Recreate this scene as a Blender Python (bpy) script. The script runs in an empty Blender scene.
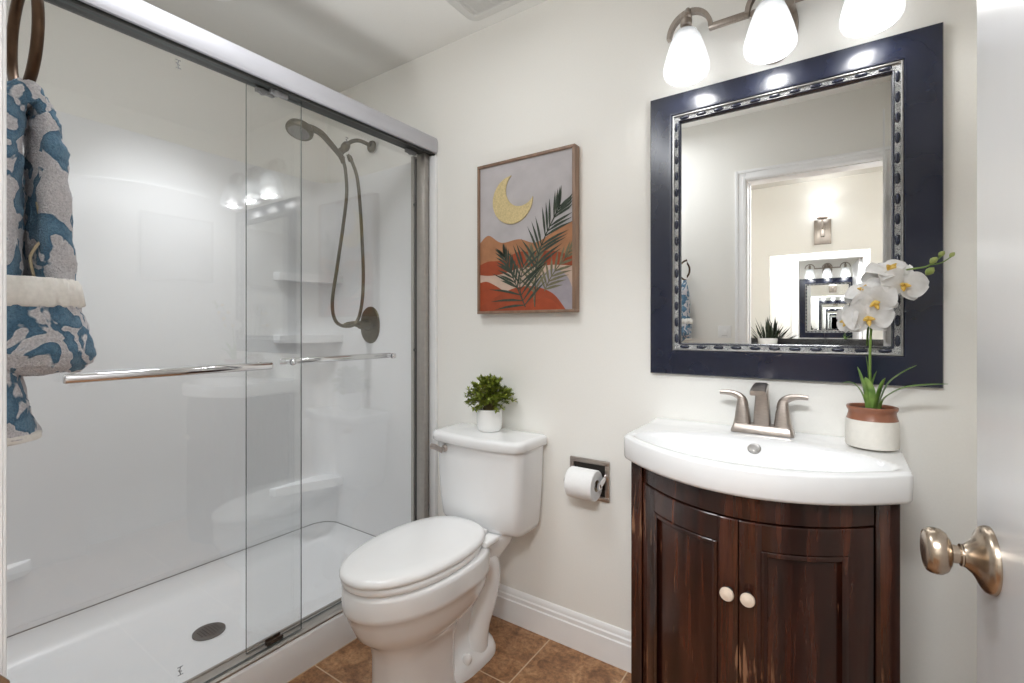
import bpy, bmesh, math, random
from mathutils import Vector, Matrix, noise

random.seed(7)
PI = math.pi
SC = bpy.context.scene
COL = SC.collection

# ------------------------------------------------------------------ camera
cam_data = bpy.data.cameras.new('camera')
cam = bpy.data.objects.new('camera', cam_data)
COL.objects.link(cam)
cam.location = (0, 0, 1.18)
cam.rotation_euler = (PI / 2, 0, math.radians(34.35))
cam_data.sensor_width = 36.0
cam_data.lens = 480.0 / 1024.0 * 36.0
cam_data.shift_y = -(341.5 - 328.0) / 1024.0
cam_data.clip_start = 0.02
SC.camera = cam

# ------------------------------------------------------------------ world, lights, exposure
world = bpy.data.worlds.new('world')
SC.world = world
world.use_nodes = True
world.node_tree.nodes['Background'].inputs[0].default_value = (0.9, 0.95, 1.0, 1)
world.node_tree.nodes['Background'].inputs[1].default_value = 0.5

SC.view_settings.view_transform = 'Standard'
SC.view_settings.look = 'None'
SC.view_settings.exposure = 0.36
SC.view_settings.gamma = 1.0
SC.view_settings.use_curve_mapping = False
SC.cycles.max_bounces = 14
SC.cycles.diffuse_bounces = 10
SC.cycles.glossy_bounces = 10
SC.cycles.transmission_bounces = 8
SC.cycles.transparent_max_bounces = 24
SC.cycles.sample_clamp_indirect = 6.0
SC.cycles.caustics_reflective = False
SC.cycles.caustics_refractive = False

def point_light(name, loc, power, radius, color=(1, 1, 1)):
    l = bpy.data.lights.new(name, 'POINT')
    l.energy = power
    l.shadow_soft_size = radius
    l.color = color
    o = bpy.data.objects.new(name, l)
    o.location = loc
    COL.objects.link(o)
    return o

def area_light(name, loc, rot, sx, sy, power, color=(1, 1, 1)):
    l = bpy.data.lights.new(name, 'AREA')
    l.shape = 'RECTANGLE'
    l.size, l.size_y = sx, sy
    l.energy = power
    l.color = color
    o = bpy.data.objects.new(name, l)
    o.location = loc
    o.rotation_euler = rot
    COL.objects.link(o)
    return o

LAMP_X = (-0.384, -0.160, 0.064)
LAMP_Y = 1.495
for lx in LAMP_X:
    point_light('vanity_bulb_light', (lx, LAMP_Y, 1.960), 1.05, 0.03, (1.0, 0.99, 0.97))
# added fill behind the camera, tilted from the hall through the open door
area_light('hall_fill_light', (-0.10, -0.75, 2.44), (math.radians(50), 0, 0), 0.9, 0.35, 46, (0.95, 0.976, 1))
point_light('hall_sconce_light', (-0.13, -1.89, 2.24), 1.0, 0.04, (0.99, 0.985, 0.97))
# added fill under the bathroom ceiling, above and left of the camera
area_light('bathroom_fill_light', (-1.05, 0.55, 2.385), (0, 0, 0), 0.42, 0.42, 6.6, (0.955, 0.978, 1))

def spot_light(name, loc, rot, power, angle, blend, radius, color=(1, 1, 1)):
    l = bpy.data.lights.new(name, 'SPOT')
    l.energy = power
    l.spot_size = math.radians(angle)
    l.spot_blend = blend
    l.shadow_soft_size = radius
    l.color = color
    o = bpy.data.objects.new(name, l)
    o.location = loc
    o.rotation_euler = rot
    COL.objects.link(o)
    return o
# unseen spot added over the shower to brighten tray and walls
spot_light('shower_fill_light', (-1.9, 0.83, 2.42), (0, 0, 0), 45, 84, 0.9, 0.07, (0.965, 0.982, 1))
# added uplight, bounced off the ceiling for soft fill
spot_light('bounce_fill_light', (-1.0, 0.8, 0.9), (PI, 0, 0), 34, 88, 1.0, 0.12, (0.955, 0.978, 1))

# ------------------------------------------------------------------ materials
def new_mat(name):
    m = bpy.data.materials.new(name)
    m.use_nodes = True
    nt = m.node_tree
    return m, nt, nt.nodes['Principled BSDF'], nt.nodes['Material Output']

def N(nt, typ, **kw):
    n = nt.nodes.new(typ)
    for k, v in kw.items():
        setattr(n, k, v)
    return n

def mapped(nt, scale=(1, 1, 1), rot=(0, 0, 0)):
    tc = N(nt, 'ShaderNodeTexCoord')
    mp = N(nt, 'ShaderNodeMapping')
    mp.inputs['Scale'].default_value = scale
    mp.inputs['Rotation'].default_value = rot
    nt.links.new(tc.outputs['Object'], mp.inputs['Vector'])
    return mp.outputs['Vector']

def noise_node(nt, vec, scale, detail=3, rough=0.5, dist=0.0):
    n = N(nt, 'ShaderNodeTexNoise')
    n.inputs['Scale'].default_value = scale
    n.inputs['Detail'].default_value = detail
    n.inputs['Roughness'].default_value = rough
    n.inputs['Distortion'].default_value = dist
    nt.links.new(vec, n.inputs['Vector'])
    return n

def ramp(nt, fac, stops):
    r = N(nt, 'ShaderNodeValToRGB')
    el = r.color_ramp.elements
    while len(el) < len(stops):
        el.new(0.5)
    for e, (p, c) in zip(el, stops):
        e.position = p
        e.color = (c[0], c[1], c[2], 1)
    nt.links.new(fac, r.inputs['Fac'])
    return r

def bump(nt, b, height, strength, dist=0.002):
    bp = N(nt, 'ShaderNodeBump')
    bp.inputs['Strength'].default_value = strength
    bp.inputs['Distance'].default_value = dist
    nt.links.new(height, bp.inputs['Height'])
    nt.links.new(bp.outputs['Normal'], b.inputs['Normal'])

def mat(name, col, rough=0.5, metal=0.0, coat=0.0, spec=0.5, var=0.04, nscale=30, bmp=0.0, bdist=0.001, stretch=(1, 1, 1), sub=0.0, aniso=0.0):
    """base colour with slight noise variation, optional bump"""
    m, nt, b, out = new_mat(name)
    v = mapped(nt, stretch)
    n = noise_node(nt, v, nscale, 3)
    lo = [max(0, c * (1 - var)) for c in col]
    hi = [min(1, c * (1 + var)) for c in col]
    r = ramp(nt, n.outputs['Fac'], [(0.3, lo), (0.7, hi)])
    nt.links.new(r.outputs['Color'], b.inputs['Base Color'])
    b.inputs['Roughness'].default_value = rough
    b.inputs['Metallic'].default_value = metal
    b.inputs['Coat Weight'].default_value = coat
    b.inputs['Coat Roughness'].default_value = 0.08
    b.inputs['Specular IOR Level'].default_value = spec
    b.inputs['Anisotropic'].default_value = aniso
    if sub:
        b.inputs['Subsurface Weight'].default_value = sub
        b.inputs['Subsurface Radius'].default_value = (0.01, 0.008, 0.006)
    if bmp:
        bump(nt, b, n.outputs['Fac'], bmp, bdist)
    return m

M_WALL = mat('wall_paint', (0.870, 0.858, 0.818), 0.55, var=0.01, nscale=180, bmp=0.12, bdist=0.001)
M_CEIL = mat('ceiling_paint', (0.72, 0.71, 0.675), 0.8, var=0.01, nscale=160, bmp=0.1)
M_TRIM = mat('trim_paint', (0.89, 0.89, 0.89), 0.28, var=0.01, nscale=20)
M_DOOR = mat('door_paint', (0.82, 0.82, 0.83), 0.3, var=0.01, nscale=25, bmp=0.05, stretch=(1, 1, 0.3))
M_PORC = mat('porcelain', (0.85, 0.855, 0.86), 0.09, coat=0.4, var=0.006, nscale=8)
M_SEAT = mat('seat_plastic', (0.87, 0.87, 0.87), 0.16, var=0.006, nscale=8)
M_ACRYL = mat('shower_acrylic', (0.83, 0.835, 0.845), 0.34, coat=0.0, var=0.008, nscale=6)
M_NICKEL = mat('brushed_nickel', (0.48, 0.425, 0.39), 0.30, 1.0, var=0.1, nscale=60, stretch=(1, 1, 8))
M_NICKEL_DK = mat('satin_nickel_fixture', (0.36, 0.315, 0.28), 0.33, 1.0, var=0.08, nscale=60, stretch=(8, 1, 1))
M_BRONZE = mat('antique_bronze', (0.115, 0.098, 0.066), 0.34, 1.0, var=0.12, nscale=40)
M_KNOB = mat('antique_nickel_knob', (0.47, 0.39, 0.31), 0.27, 1.0, var=0.1, nscale=30, stretch=(1, 1, 4))
M_RING = mat('oil_rubbed_bronze', (0.085, 0.05, 0.03), 0.38, 0.9, var=0.2, nscale=50)
M_CHROME = mat('chrome', (0.74, 0.74, 0.76), 0.08, 1.0, var=0.02)
M_ALU = mat('anodised_aluminium', (0.50, 0.50, 0.535), 0.48, 0.35, var=0.03, nscale=40, stretch=(1, 0.1, 1))
M_ALU_DK = mat('track_metal', (0.42, 0.395, 0.365), 0.42, 0.7, var=0.06, nscale=40, stretch=(1, 0.1, 1))
M_BLACK = mat('black_seal', (0.012, 0.012, 0.012), 0.4, var=0.2)
M_NAVY = mat('navy_lacquer', (0.011, 0.0150, 0.036), 0.27, coat=0.0, spec=0.7, var=0.15, nscale=6, stretch=(1, 1, 1))
M_PLASTIC = mat('white_plastic', (0.82, 0.82, 0.81), 0.35, var=0.01)
M_PAPER = mat('tissue_paper', (0.88, 0.88, 0.88), 0.95, var=0.015, nscale=120, bmp=0.2, bdist=0.0006)
M_CARD = mat('cardboard', (0.42, 0.33, 0.24), 0.9, var=0.08)
M_POTW = mat('white_ceramic', (0.84, 0.84, 0.83), 0.25, var=0.01)
M_SOIL = mat('dark_soil', (0.045, 0.032, 0.022), 0.95, var=0.5, nscale=200, bmp=0.8, bdist=0.003)
M_TERRA = mat('terracotta_glaze', (0.27, 0.105, 0.058), 0.35, coat=0.2, var=0.12, nscale=40)
M_CRACK = mat('cream_crackle_ceramic', (0.76, 0.73, 0.67), 0.45, var=0.04, nscale=60)
M_VENT = mat('vent_plastic', (0.58, 0.57, 0.54), 0.5, var=0.01)
M_GROOVE = mat('vent_slots', (0.10, 0.095, 0.09), 0.8, var=0.05)
M_STEM = mat('green_stem', (0.16, 0.26, 0.05), 0.5, var=0.2, nscale=60)
M_TWIG = mat('brown_twig', (0.13, 0.10, 0.04), 0.7, var=0.2, nscale=60)
M_KNOBW = mat('ivory_knob', (0.72, 0.60, 0.49), 0.3, coat=0.3, var=0.08, nscale=80)
M_WFRAME = mat('walnut_frame', (0.235, 0.145, 0.095), 0.45, var=0.25, nscale=30, stretch=(1, 1, 0.15))
M_CORD = mat('natural_cord', (0.55, 0.45, 0.30), 0.9, var=0.1)
M_GRANITE = mat('dark_granite', (0.05, 0.05, 0.055), 0.15, var=0.6, nscale=120)
M_HALLCAB = mat('hall_cabinet_paint', (0.70, 0.69, 0.66), 0.4, var=0.01)
M_GREY = mat('etched_mark', (0.22, 0.22, 0.22), 0.5, var=0.1)

def leaf_mat(name, a, b_, rough=0.4, scale=18):
    m, nt, b, out = new_mat(name)
    v = mapped(nt)
    n = noise_node(nt, v, scale, 2)
    r = ramp(nt, n.outputs['Fac'], [(0.35, a), (0.65, b_)])
    nt.links.new(r.outputs['Color'], b.inputs['Base Color'])
    b.inputs['Roughness'].default_value = rough
    tr = N(nt, 'ShaderNodeBsdfTranslucent')
    nt.links.new(r.outputs['Color'], tr.inputs['Color'])
    mx = N(nt, 'ShaderNodeMixShader')
    mx.inputs[0].default_value = 0.25
    nt.links.new(b.outputs[0], mx.inputs[1])
    nt.links.new(tr.outputs[0], mx.inputs[2])
    nt.links.new(mx.outputs[0], out.inputs['Surface'])
    return m

M_FOLIAGE = leaf_mat('boxwood_leaf', (0.10, 0.145, 0.018), (0.34, 0.40, 0.055), 0.45, 60)
M_ORCHLEAF = leaf_mat('orchid_leaf', (0.09, 0.22, 0.03), (0.33, 0.50, 0.13), 0.35, 30)
M_HALLPLANT = leaf_mat('dark_plant_leaf', (0.012, 0.022, 0.014), (0.05, 0.075, 0.045), 0.4, 60)
M_PETAL = leaf_mat('white_petal', (0.78, 0.77, 0.75), (0.88, 0.87, 0.86), 0.5, 60)
M_LIP = leaf_mat('yellow_lip', (0.75, 0.47, 0.06), (0.85, 0.66, 0.22), 0.5, 120)
M_BUD = leaf_mat('green_bud', (0.22, 0.30, 0.06), (0.42, 0.47, 0.16), 0.45, 60)

def m_tile():
    m, nt, b, out = new_mat('brown_floor_tile')
    tc = N(nt, 'ShaderNodeTexCoord')
    sep = N(nt, 'ShaderNodeSeparateXYZ')
    nt.links.new(tc.outputs['Object'], sep.inputs[0])
    P = 0.305
    def line(sock, off):
        a = N(nt, 'ShaderNodeMath', operation='ADD'); a.inputs[1].default_value = -off + 50 * P
        nt.links.new(sock, a.inputs[0])
        md = N(nt, 'ShaderNodeMath', operation='MODULO'); md.inputs[1].default_value = P
        nt.links.new(a.outputs[0], md.inputs[0])
        pp = N(nt, 'ShaderNodeMath', operation='PINGPONG'); pp.inputs[1].default_value = P / 2
        nt.links.new(md.outputs[0], pp.inputs[0])
        return pp.outputs[0]
    mn = N(nt, 'ShaderNodeMath', operation='MINIMUM')
    nt.links.new(line(sep.outputs[0], -0.908), mn.inputs[0])
    nt.links.new(line(sep.outputs[1], 0.998), mn.inputs[1])
    lt = N(nt, 'ShaderNodeMapRange')
    lt.inputs['From Min'].default_value = 0.0016
    lt.inputs['From Max'].default_value = 0.0030
    nt.links.new(mn.outputs[0], lt.inputs['Value'])
    v = mapped(nt)
    n1 = noise_node(nt, v, 14, 8, 0.68, 0.8)
    r1 = ramp(nt, n1.outputs['Fac'], [(0.30, (0.15, 0.066, 0.027)), (0.46, (0.34, 0.165, 0.074)), (0.58, (0.46, 0.245, 0.117)), (0.72, (0.62, 0.37, 0.20))])
    n2 = noise_node(nt, v, 60, 5, 0.7)
    r2 = ramp(nt, n2.outputs['Fac'], [(0.35, (0.55, 0.55, 0.55)), (0.6, (1, 1, 1))])
    mu = N(nt, 'ShaderNodeMix', data_type='RGBA', blend_type='MULTIPLY')
    mu.inputs[0].default_value = 1.0
    nt.links.new(r1.outputs['Color'], mu.inputs[6]); nt.links.new(r2.outputs['Color'], mu.inputs[7])
    gm = N(nt, 'ShaderNodeMix', data_type='RGBA')
    gm.inputs[6].default_value = (0.55, 0.40, 0.27, 1)
    nt.links.new(lt.outputs[0], gm.inputs[0])
    nt.links.new(mu.outputs[2], gm.inputs[7])
    nt.links.new(gm.outputs[2], b.inputs['Base Color'])
    b.inputs['Roughness'].default_value = 0.42
    bump(nt, b, lt.outputs[0], 0.5, 0.0012)
    return m
M_TILE = m_tile()

def m_wood():
    m, nt, b, out = new_mat('dark_mahogany')
    v = mapped(nt, (34, 34, 2.2))
    n1 = noise_node(nt, v, 1.0, 5, 0.62, 0.4)
    r1 = ramp(nt, n1.outputs['Fac'], [(0.30, (0.007, 0.0025, 0.002)), (0.50, (0.028, 0.0072, 0.0042)), (0.74, (0.095, 0.027, 0.013))])
    v2 = mapped(nt, (120, 120, 9))
    n2 = noise_node(nt, v2, 1.0, 4, 0.55)
    v3 = mapped(nt, (5, 5, 3))
    n3 = noise_node(nt, v3, 1.3, 2)
    ad = N(nt, 'ShaderNodeMath', operation='MULTIPLY')
    nt.links.new(n2.outputs['Fac'], ad.inputs[0]); nt.links.new(n3.outputs['Fac'], ad.inputs[1])
    mr = N(nt, 'ShaderNodeMapRange')
    mr.inputs['From Min'].default_value = 0.358
    mr.inputs['From Max'].default_value = 0.412
    nt.links.new(ad.outputs[0], mr.inputs['Value'])
    mx = N(nt, 'ShaderNodeMix', data_type='RGBA')
    mx.inputs[7].default_value = (0.20, 0.10, 0.055, 1)
    nt.links.new(mr.outputs[0], mx.inputs[0])
    nt.links.new(r1.outputs['Color'], mx.inputs[6])
    nt.links.new(mx.outputs[2], b.inputs['Base Color'])
    b.inputs['Roughness'].default_value = 0.27
    b.inputs['Coat Weight'].default_value = 0.35
    b.inputs['Coat Roughness'].default_value = 0.12
    bump(nt, b, n1.outputs['Fac'], 0.12, 0.001)
    return m
M_WOOD = m_wood()

def m_glass():
    m, nt, b, out = new_mat('clear_shower_glass')
    nt.nodes.remove(b)
    v = mapped(nt)
    n = noise_node(nt, v, 3, 1)
    r = ramp(nt, n.outputs['Fac'], [(0, (0.975, 0.98, 0.98)), (1, (0.98, 0.985, 0.985))])
    t = N(nt, 'ShaderNodeBsdfTransparent')
    nt.links.new(r.outputs['Color'], t.inputs['Color'])
    g = N(nt, 'ShaderNodeBsdfGlossy')
    g.inputs['Roughness'].default_value = 0.0
    g.inputs['Color'].default_value = (1, 1, 1, 1)
    f = N(nt, 'ShaderNodeFresnel')
    geo = N(nt, 'ShaderNodeNewGeometry')
    ior = N(nt, 'ShaderNodeMapRange')
    ior.inputs['To Min'].default_value = 1.62
    ior.inputs['To Max'].default_value = 1 / 1.62
    nt.links.new(geo.outputs['Backfacing'], ior.inputs['Value'])
    nt.links.new(ior.outputs[0], f.inputs['IOR'])
    mx = N(nt, 'ShaderNodeMixShader')
    nt.links.new(f.outputs[0], mx.inputs[0])
    nt.links.new(t.outputs[0], mx.inputs[1])
    nt.links.new(g.outputs[0], mx.inputs[2])
    nt.links.new(mx.outputs[0], out.inputs['Surface'])
    return m
M_GLASS = m_glass()
M_GLASSEDGE = mat('glass_edge', (0.10, 0.12, 0.115), 0.15, var=0.05)

def m_mirror():
    m, nt, b, out = new_mat('mirror_silver')
    v = mapped(nt)
    n = noise_node(nt, v, 2, 1)
    r = ramp(nt, n.outputs['Fac'], [(0, (0.90, 0.905, 0.90)), (1, (0.91, 0.915, 0.91))])
    nt.links.new(r.outputs['Color'], b.inputs['Base Color'])
    b.inputs['Metallic'].default_value = 1
    b.inputs['Roughness'].default_value = 0.0
    return m
M_MIRROR = m_mirror()

def m_shade(name, strength):
    m, nt, b, out = new_mat(name)
    v = mapped(nt)
    n = noise_node(nt, v, 26, 5, 0.6, 1.5)
    r = ramp(nt, n.outputs['Fac'], [(0.35, (0.78, 0.82, 0.86)), (0.6, (0.95, 0.96, 0.97))])
    nt.links.new(r.outputs['Color'], b.inputs['Base Color'])
    b.inputs['Roughness'].default_value = 0.2
    tr = N(nt, 'ShaderNodeBsdfTranslucent')
    tr.inputs['Color'].default_value = (0.20, 0.205, 0.21, 1)
    mx = N(nt, 'ShaderNodeMixShader'); mx.inputs[0].default_value = 0.5
    nt.links.new(b.outputs[0], mx.inputs[1]); nt.links.new(tr.outputs[0], mx.inputs[2])
    em = N(nt, 'ShaderNodeEmission')
    nt.links.new(r.outputs['Color'], em.inputs['Color'])
    em.inputs['Strength'].default_value = strength
    ad = N(nt, 'ShaderNodeAddShader')
    nt.links.new(mx.outputs[0], ad.inputs[0]); nt.links.new(em.outputs[0], ad.inputs[1])
    tp_ = N(nt, 'ShaderNodeBsdfTransparent')
    m2 = N(nt, 'ShaderNodeMixShader'); m2.inputs[0].default_value = 0.30
    nt.links.new(ad.outputs[0], m2.inputs[1]); nt.links.new(tp_.outputs[0], m2.inputs[2])
    nt.links.new(m2.outputs[0], out.inputs['Surface'])
    return m
M_SHADE = m_shade('alabaster_glass_shade', 0.34)
M_SCONCE = m_shade('lit_sconce_glass', 2.0)

def m_emit(name, col, s):
    m, nt, b, out = new_mat(name)
    b.inputs['Base Color'].default_value = (*col, 1)
    b.inputs['Emission Color'].default_value = (*col, 1)
    b.inputs['Emission Strength'].default_value = s
    return m
M_BULB = m_emit('lit_bulb', (1, 0.98, 0.95), 3)

def m_towel():
    m, nt, b, out = new_mat('blue_leaf_terry')
    v = mapped(nt, (1, 1, 0.8), (0.5, 0.3, 0.4))
    n1 = noise_node(nt, v, 30, 2.2, 0.5, 0.9)
    r1 = ramp(nt, n1.outputs['Fac'], [(0.465, (0.74, 0.72, 0.74)), (0.490, (0.84, 0.83, 0.85)), (0.516, (0.085, 0.19, 0.295)), (0.62, (0.17, 0.31, 0.44))])
    n2 = noise_node(nt, mapped(nt), 420, 2, 0.7)
    r2 = ramp(nt, n2.outputs['Fac'], [(0.3, (0.68, 0.68, 0.70)), (0.65, (1, 1, 1))])
    mu = N(nt, 'ShaderNodeMix', data_type='RGBA', blend_type='MULTIPLY'); mu.inputs[0].default_value = 1
    nt.links.new(r1.outputs['Color'], mu.inputs[6]); nt.links.new(r2.outputs['Color'], mu.inputs[7])
    nt.links.new(mu.outputs[2], b.inputs['Base Color'])
    b.inputs['Roughness'].default_value = 1.0
    b.inputs['Specular IOR Level'].default_value = 0.1
    b.inputs['Sheen Weight'].default_value = 0.15
    bump(nt, b, n2.outputs['Fac'], 1.0, 0.004)
    return m
M_TOWEL = m_towel()
M_HEM = mat('white_towel_hem', (0.80, 0.78, 0.74), 0.95, var=0.06, nscale=200, bmp=0.5, bdist=0.001)

def m_trimstrip():
    """silver bead-and-reel strip: scrollwork bump"""
    m, nt, b, out = new_mat('antique_silver_scroll')
    v = mapped(nt)
    n = noise_node(nt, v, 260, 3, 0.6, 2.0)
    r = ramp(nt, n.outputs['Fac'], [(0.40, (0.06, 0.062, 0.066)), (0.48, (0.52, 0.53, 0.53)), (0.7, (0.78, 0.78, 0.77))])
    nt.links.new(r.outputs['Color'], b.inputs['Base Color'])
    b.inputs['Metallic'].default_value = 0.75
    b.inputs['Roughness'].default_value = 0.35
    bump(nt, b, n.outputs['Fac'], 1.0, 0.002)
    return m
M_SCROLL = m_trimstrip()
M_SILVER = mat('silver_leaf_edge', (0.40, 0.395, 0.385), 0.35, 0.8, var=0.15, nscale=90)

def paint(name, col, var=0.1, sc=25):
    return mat(name, col, 0.75, var=var, nscale=sc)

# ------------------------------------------------------------------ mesh helpers
def bx(bm, x0, x1, y0, y1, z0, z1, bev=0.0, seg=2, mi=0):
    vs = [bm.verts.new(p) for p in ((x0, y0, z0), (x1, y0, z0), (x1, y1, z0), (x0, y1, z0), (x0, y0, z1), (x1, y0, z1), (x1, y1, z1), (x0, y1, z1))]
    fs = [bm.faces.new([vs[i] for i in f]) for f in ((0, 3, 2, 1), (4, 5, 6, 7), (0, 1, 5, 4), (1, 2, 6, 5), (2, 3, 7, 6), (3, 0, 4, 7))]
    for f in fs:
        f.material_index = mi
    if bev:
        es = list({e for f in fs for e in f.edges})
        bmesh.ops.bevel(bm, geom=es, offset=bev, segments=seg, profile=0.5, affect='EDGES')
    return vs

def loft(bm, rings, cap0=True, cap1=True, closed=True, mi=0):
    vr = [[bm.verts.new(p) for p in r] for r in rings]
    n = len(vr[0])
    for a, b in zip(vr, vr[1:]):
        for i in range(n if closed else n - 1):
            j = (i + 1) % n
            f = bm.faces.new((a[i], a[j], b[j], b[i]))
            f.material_index = mi
    if closed and cap0:
        bm.faces.new(list(reversed(vr[0]))).material_index = mi
    if closed and cap1:
        bm.faces.new(vr[-1]).material_index = mi
    return vr

def lathe(bm, prof, origin=(0, 0, 0), axis=(0, 0, 1), n=32, cap0=True, cap1=True, sx=1.0, sy=1.0, mi=0):
    """prof: list of (radius, height) along axis"""
    ax = Vector(axis).normalized()
    q = Vector((0, 0, 1)).rotation_difference(ax)
    o = Vector(origin)
    rings = []
    for r, h in prof:
        r = max(r, 1e-4)
        rings.append([o + q @ Vector((r * sx * math.cos(2 * PI * i / n), r * sy * math.sin(2 * PI * i / n), h)) for i in range(n)])
    return loft(bm, rings, cap0, cap1, True, mi)

def tube(bm, pts, rad, n=12, cap=True, closed=False, flat=None, mi=0):
    """tube along points; rad number or list; flat=(a,b) ellipse factors"""
    pts = [Vector(p) for p in pts]
    m = len(pts)
    rads = rad if isinstance(rad, (list, tuple)) else [rad] * m
    fa, fb = flat or (1, 1)
    t0 = (pts[1] - pts[0]).normalized()
    up = Vector((0, 0, 1)) if abs(t0.z) < 0.9 else Vector((0, 1, 0))
    nrm = t0.cross(up).normalized()
    prev = t0
    rings = []
    for i in range(m):
        if closed:
            t = (pts[(i + 1) % m] - pts[i - 1]).normalized()
        else:
            t = (pts[min(i + 1, m - 1)] - pts[max(i - 1, 0)]).normalized()
        q = prev.rotation_difference(t)
        nrm = (q @ nrm).normalized()
        bnr = t.cross(nrm).normalized()
        prev = t
        rings.append([pts[i] + nrm * (fa * rads[i] * math.cos(2 * PI * k / n)) + bnr * (fb * rads[i] * math.sin(2 * PI * k / n)) for k in range(n)])
    if closed:
        rings.append(rings[0])
        vr = [[bm.verts.new(p) for p in r] for r in rings[:-1]]
        for a in range(m):
            A, B = vr[a], vr[(a + 1) % m]
            for i in range(n):
                j = (i + 1) % n
                bm.faces.new((A[i], A[j], B[j], B[i])).material_index = mi
        return
    loft(bm, rings, cap, cap, True, mi)

def spline(pts, sub=6):
    pts = [Vector(p) for p in pts]
    out = []
    n = len(pts)
    for i in range(n - 1):
        p0, p1, p2, p3 = pts[max(i - 1, 0)], pts[i], pts[i + 1], pts[min(i + 2, n - 1)]
        for k in range(sub):
            t = k / sub
            out.append(0.5 * ((2 * p1) + (p2 - p0) * t + (2 * p0 - 5 * p1 + 4 * p2 - p3) * t * t + (3 * p1 - p0 - 3 * p2 + p3) * t ** 3))
    out.append(pts[-1])
    return out

def prism(bm, poly, d, mi=0, bev=0.0):
    """extrude a closed polygon of 3-D points by vector d"""
    d = Vector(d)
    a = [bm.verts.new(Vector(p)) for p in poly]
    b = [bm.verts.new(Vector(p) + d) for p in poly]
    n = len(a)
    fs = [bm.faces.new(list(reversed(a))), bm.faces.new(b)]
    for i in range(n):
        j = (i + 1) % n
        fs.append(bm.faces.new((a[i], a[j], b[j], b[i])))
    for f in fs:
        f.material_index = mi
    if bev:
        es = list(set(fs[0].edges) | set(fs[1].edges))
        bmesh.ops.bevel(bm, geom=es, offset=bev, segments=2, profile=0.5, affect='EDGES')

def superellipse(cx, cy, a, b, e, n, z):
    pts = []
    for i in range(n):
        t = 2 * PI * i / n
        c, s = math.cos(t), math.sin(t)
        pts.append(Vector((cx + a * math.copysign(abs(c) ** (2 / e), c), cy + b * math.copysign(abs(s) ** (2 / e), s), z)))
    return pts

def world_loc(o):
    v = Vector((0, 0, 0))
    while o is not None:
        v += o.location
        o = o.parent
    return v

def obj(name, bm, mats, parent=None, sharp=35, base=None, smooth=True, flip=True):
    """link a bmesh as ONE mesh object; geometry is given in world coordinates"""
    if flip:
        bmesh.ops.recalc_face_normals(bm, faces=bm.faces)
    org = world_loc(parent) if parent is not None else Vector(base or (0, 0, 0))
    if org.length:
        bmesh.ops.translate(bm, vec=-org, verts=bm.verts)
    me = bpy.data.meshes.new(name)
    bm.to_mesh(me)
    bm.free()
    for m in (mats if isinstance(mats, (list, tuple)) else [mats]):
        me.materials.append(m)
    if smooth:
        me.polygons.foreach_set('use_smooth', [True] * len(me.polygons))
        me.set_sharp_from_angle(angle=math.radians(sharp))
    o = bpy.data.objects.new(name, me)
    COL.objects.link(o)
    if parent is not None:
        o.parent = parent
    elif base is not None:
        o.location = base
    return o

def tag(o, label, cat, group=None):
    o['label'] = label
    o['category'] = cat
    if group:
        o['group'] = group
    return o

def thing(name, loc, label, cat, group=None):
    o = bpy.data.objects.new(name, None)
    o.location = loc
    o.empty_display_size = 0.05
    COL.objects.link(o)
    return tag(o, label, cat, group)

def struct(name, bm, m, parent=None, label=None, **kw):
    o = obj(name, bm, m, parent, **kw)
    if parent is None:
        o['kind'] = 'structure'
        if label:
            o['label'] = label
    return o

def B():
    return bmesh.new()

# ------------------------------------------------------------------ the room shell
YB = 1.60       # back wall face
YF = 0.060      # face of the wall with the doorway
XR = 0.30       # right wall face
XL = -2.32      # wall behind the shower
ZC = 2.44
DX0, DX1, DZ = -0.45, 0.232, 2.04   # doorway
HY = -2.0       # far wall of the hall
HX0, HX1 = -1.7, 1.1
HZ = 2.52

bm = B(); bx(bm, XL - 0.1, 1.2, HY - 0.1, YB + 0.1, -0.1, 0.0)
struct('floor', bm, M_TILE, label='brown mottled square tile floor with pale grout')
bm = B(); bx(bm, XL - 0.1, XR + 0.1, YF, YB + 0.1, ZC, ZC + 0.1)
struct('ceiling', bm, M_CEIL, label='greige painted bathroom ceiling')
bm = B(); bx(bm, XL - 0.1, XR + 0.1, YB, YB + 0.1, 0, ZC)
struct('wall_back', bm, M_WALL, label='cream painted wall behind toilet and vanity')
bm = B(); bx(bm, XL - 0.1, XL, YF - 0.1, YB, 0, ZC)
struct('wall_left', bm, M_WALL, label='painted wall behind the shower')
bm = B(); bx(bm, XR, XR + 0.1, YF - 0.1, YB, 0, ZC)
struct('wall_right', bm, M_WALL, label='cream wall behind the open door')
bm = B()
bx(bm, XL - 0.1, DX0, YF - 0.1, YF, 0, HZ)
bx(bm, DX1, HX1 + 0.1, YF - 0.1, YF, 0, HZ)
bx(bm, DX0, DX1, YF - 0.1, YF, DZ, HZ)
struct('wall_front', bm, M_WALL, label='cream wall around the doorway')
bm = B(); bx(bm, HX0 - 0.1, HX1 + 0.1, HY - 0.1, HY, 0, HZ)
struct('wall_hall', bm, M_WALL, label='hall wall facing the bathroom door')
bm = B(); bx(bm, HX0 - 0.1, HX0, HY, YF - 0.1, 0, HZ)
struct('wall_hall_left', bm, M_WALL, label='left side wall of the hall')
bm = B(); bx(bm, HX1, HX1 + 0.1, HY, YF - 0.1, 0, HZ)
struct('wall_hall_right', bm, M_WALL, label='right side wall of the hall')
bm = B(); bx(bm, HX0 - 0.1, HX1 + 0.1, HY - 0.1, YF - 0.1, HZ, HZ + 0.1)
struct('ceiling_hall', bm, M_CEIL, label='hall ceiling')

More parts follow.
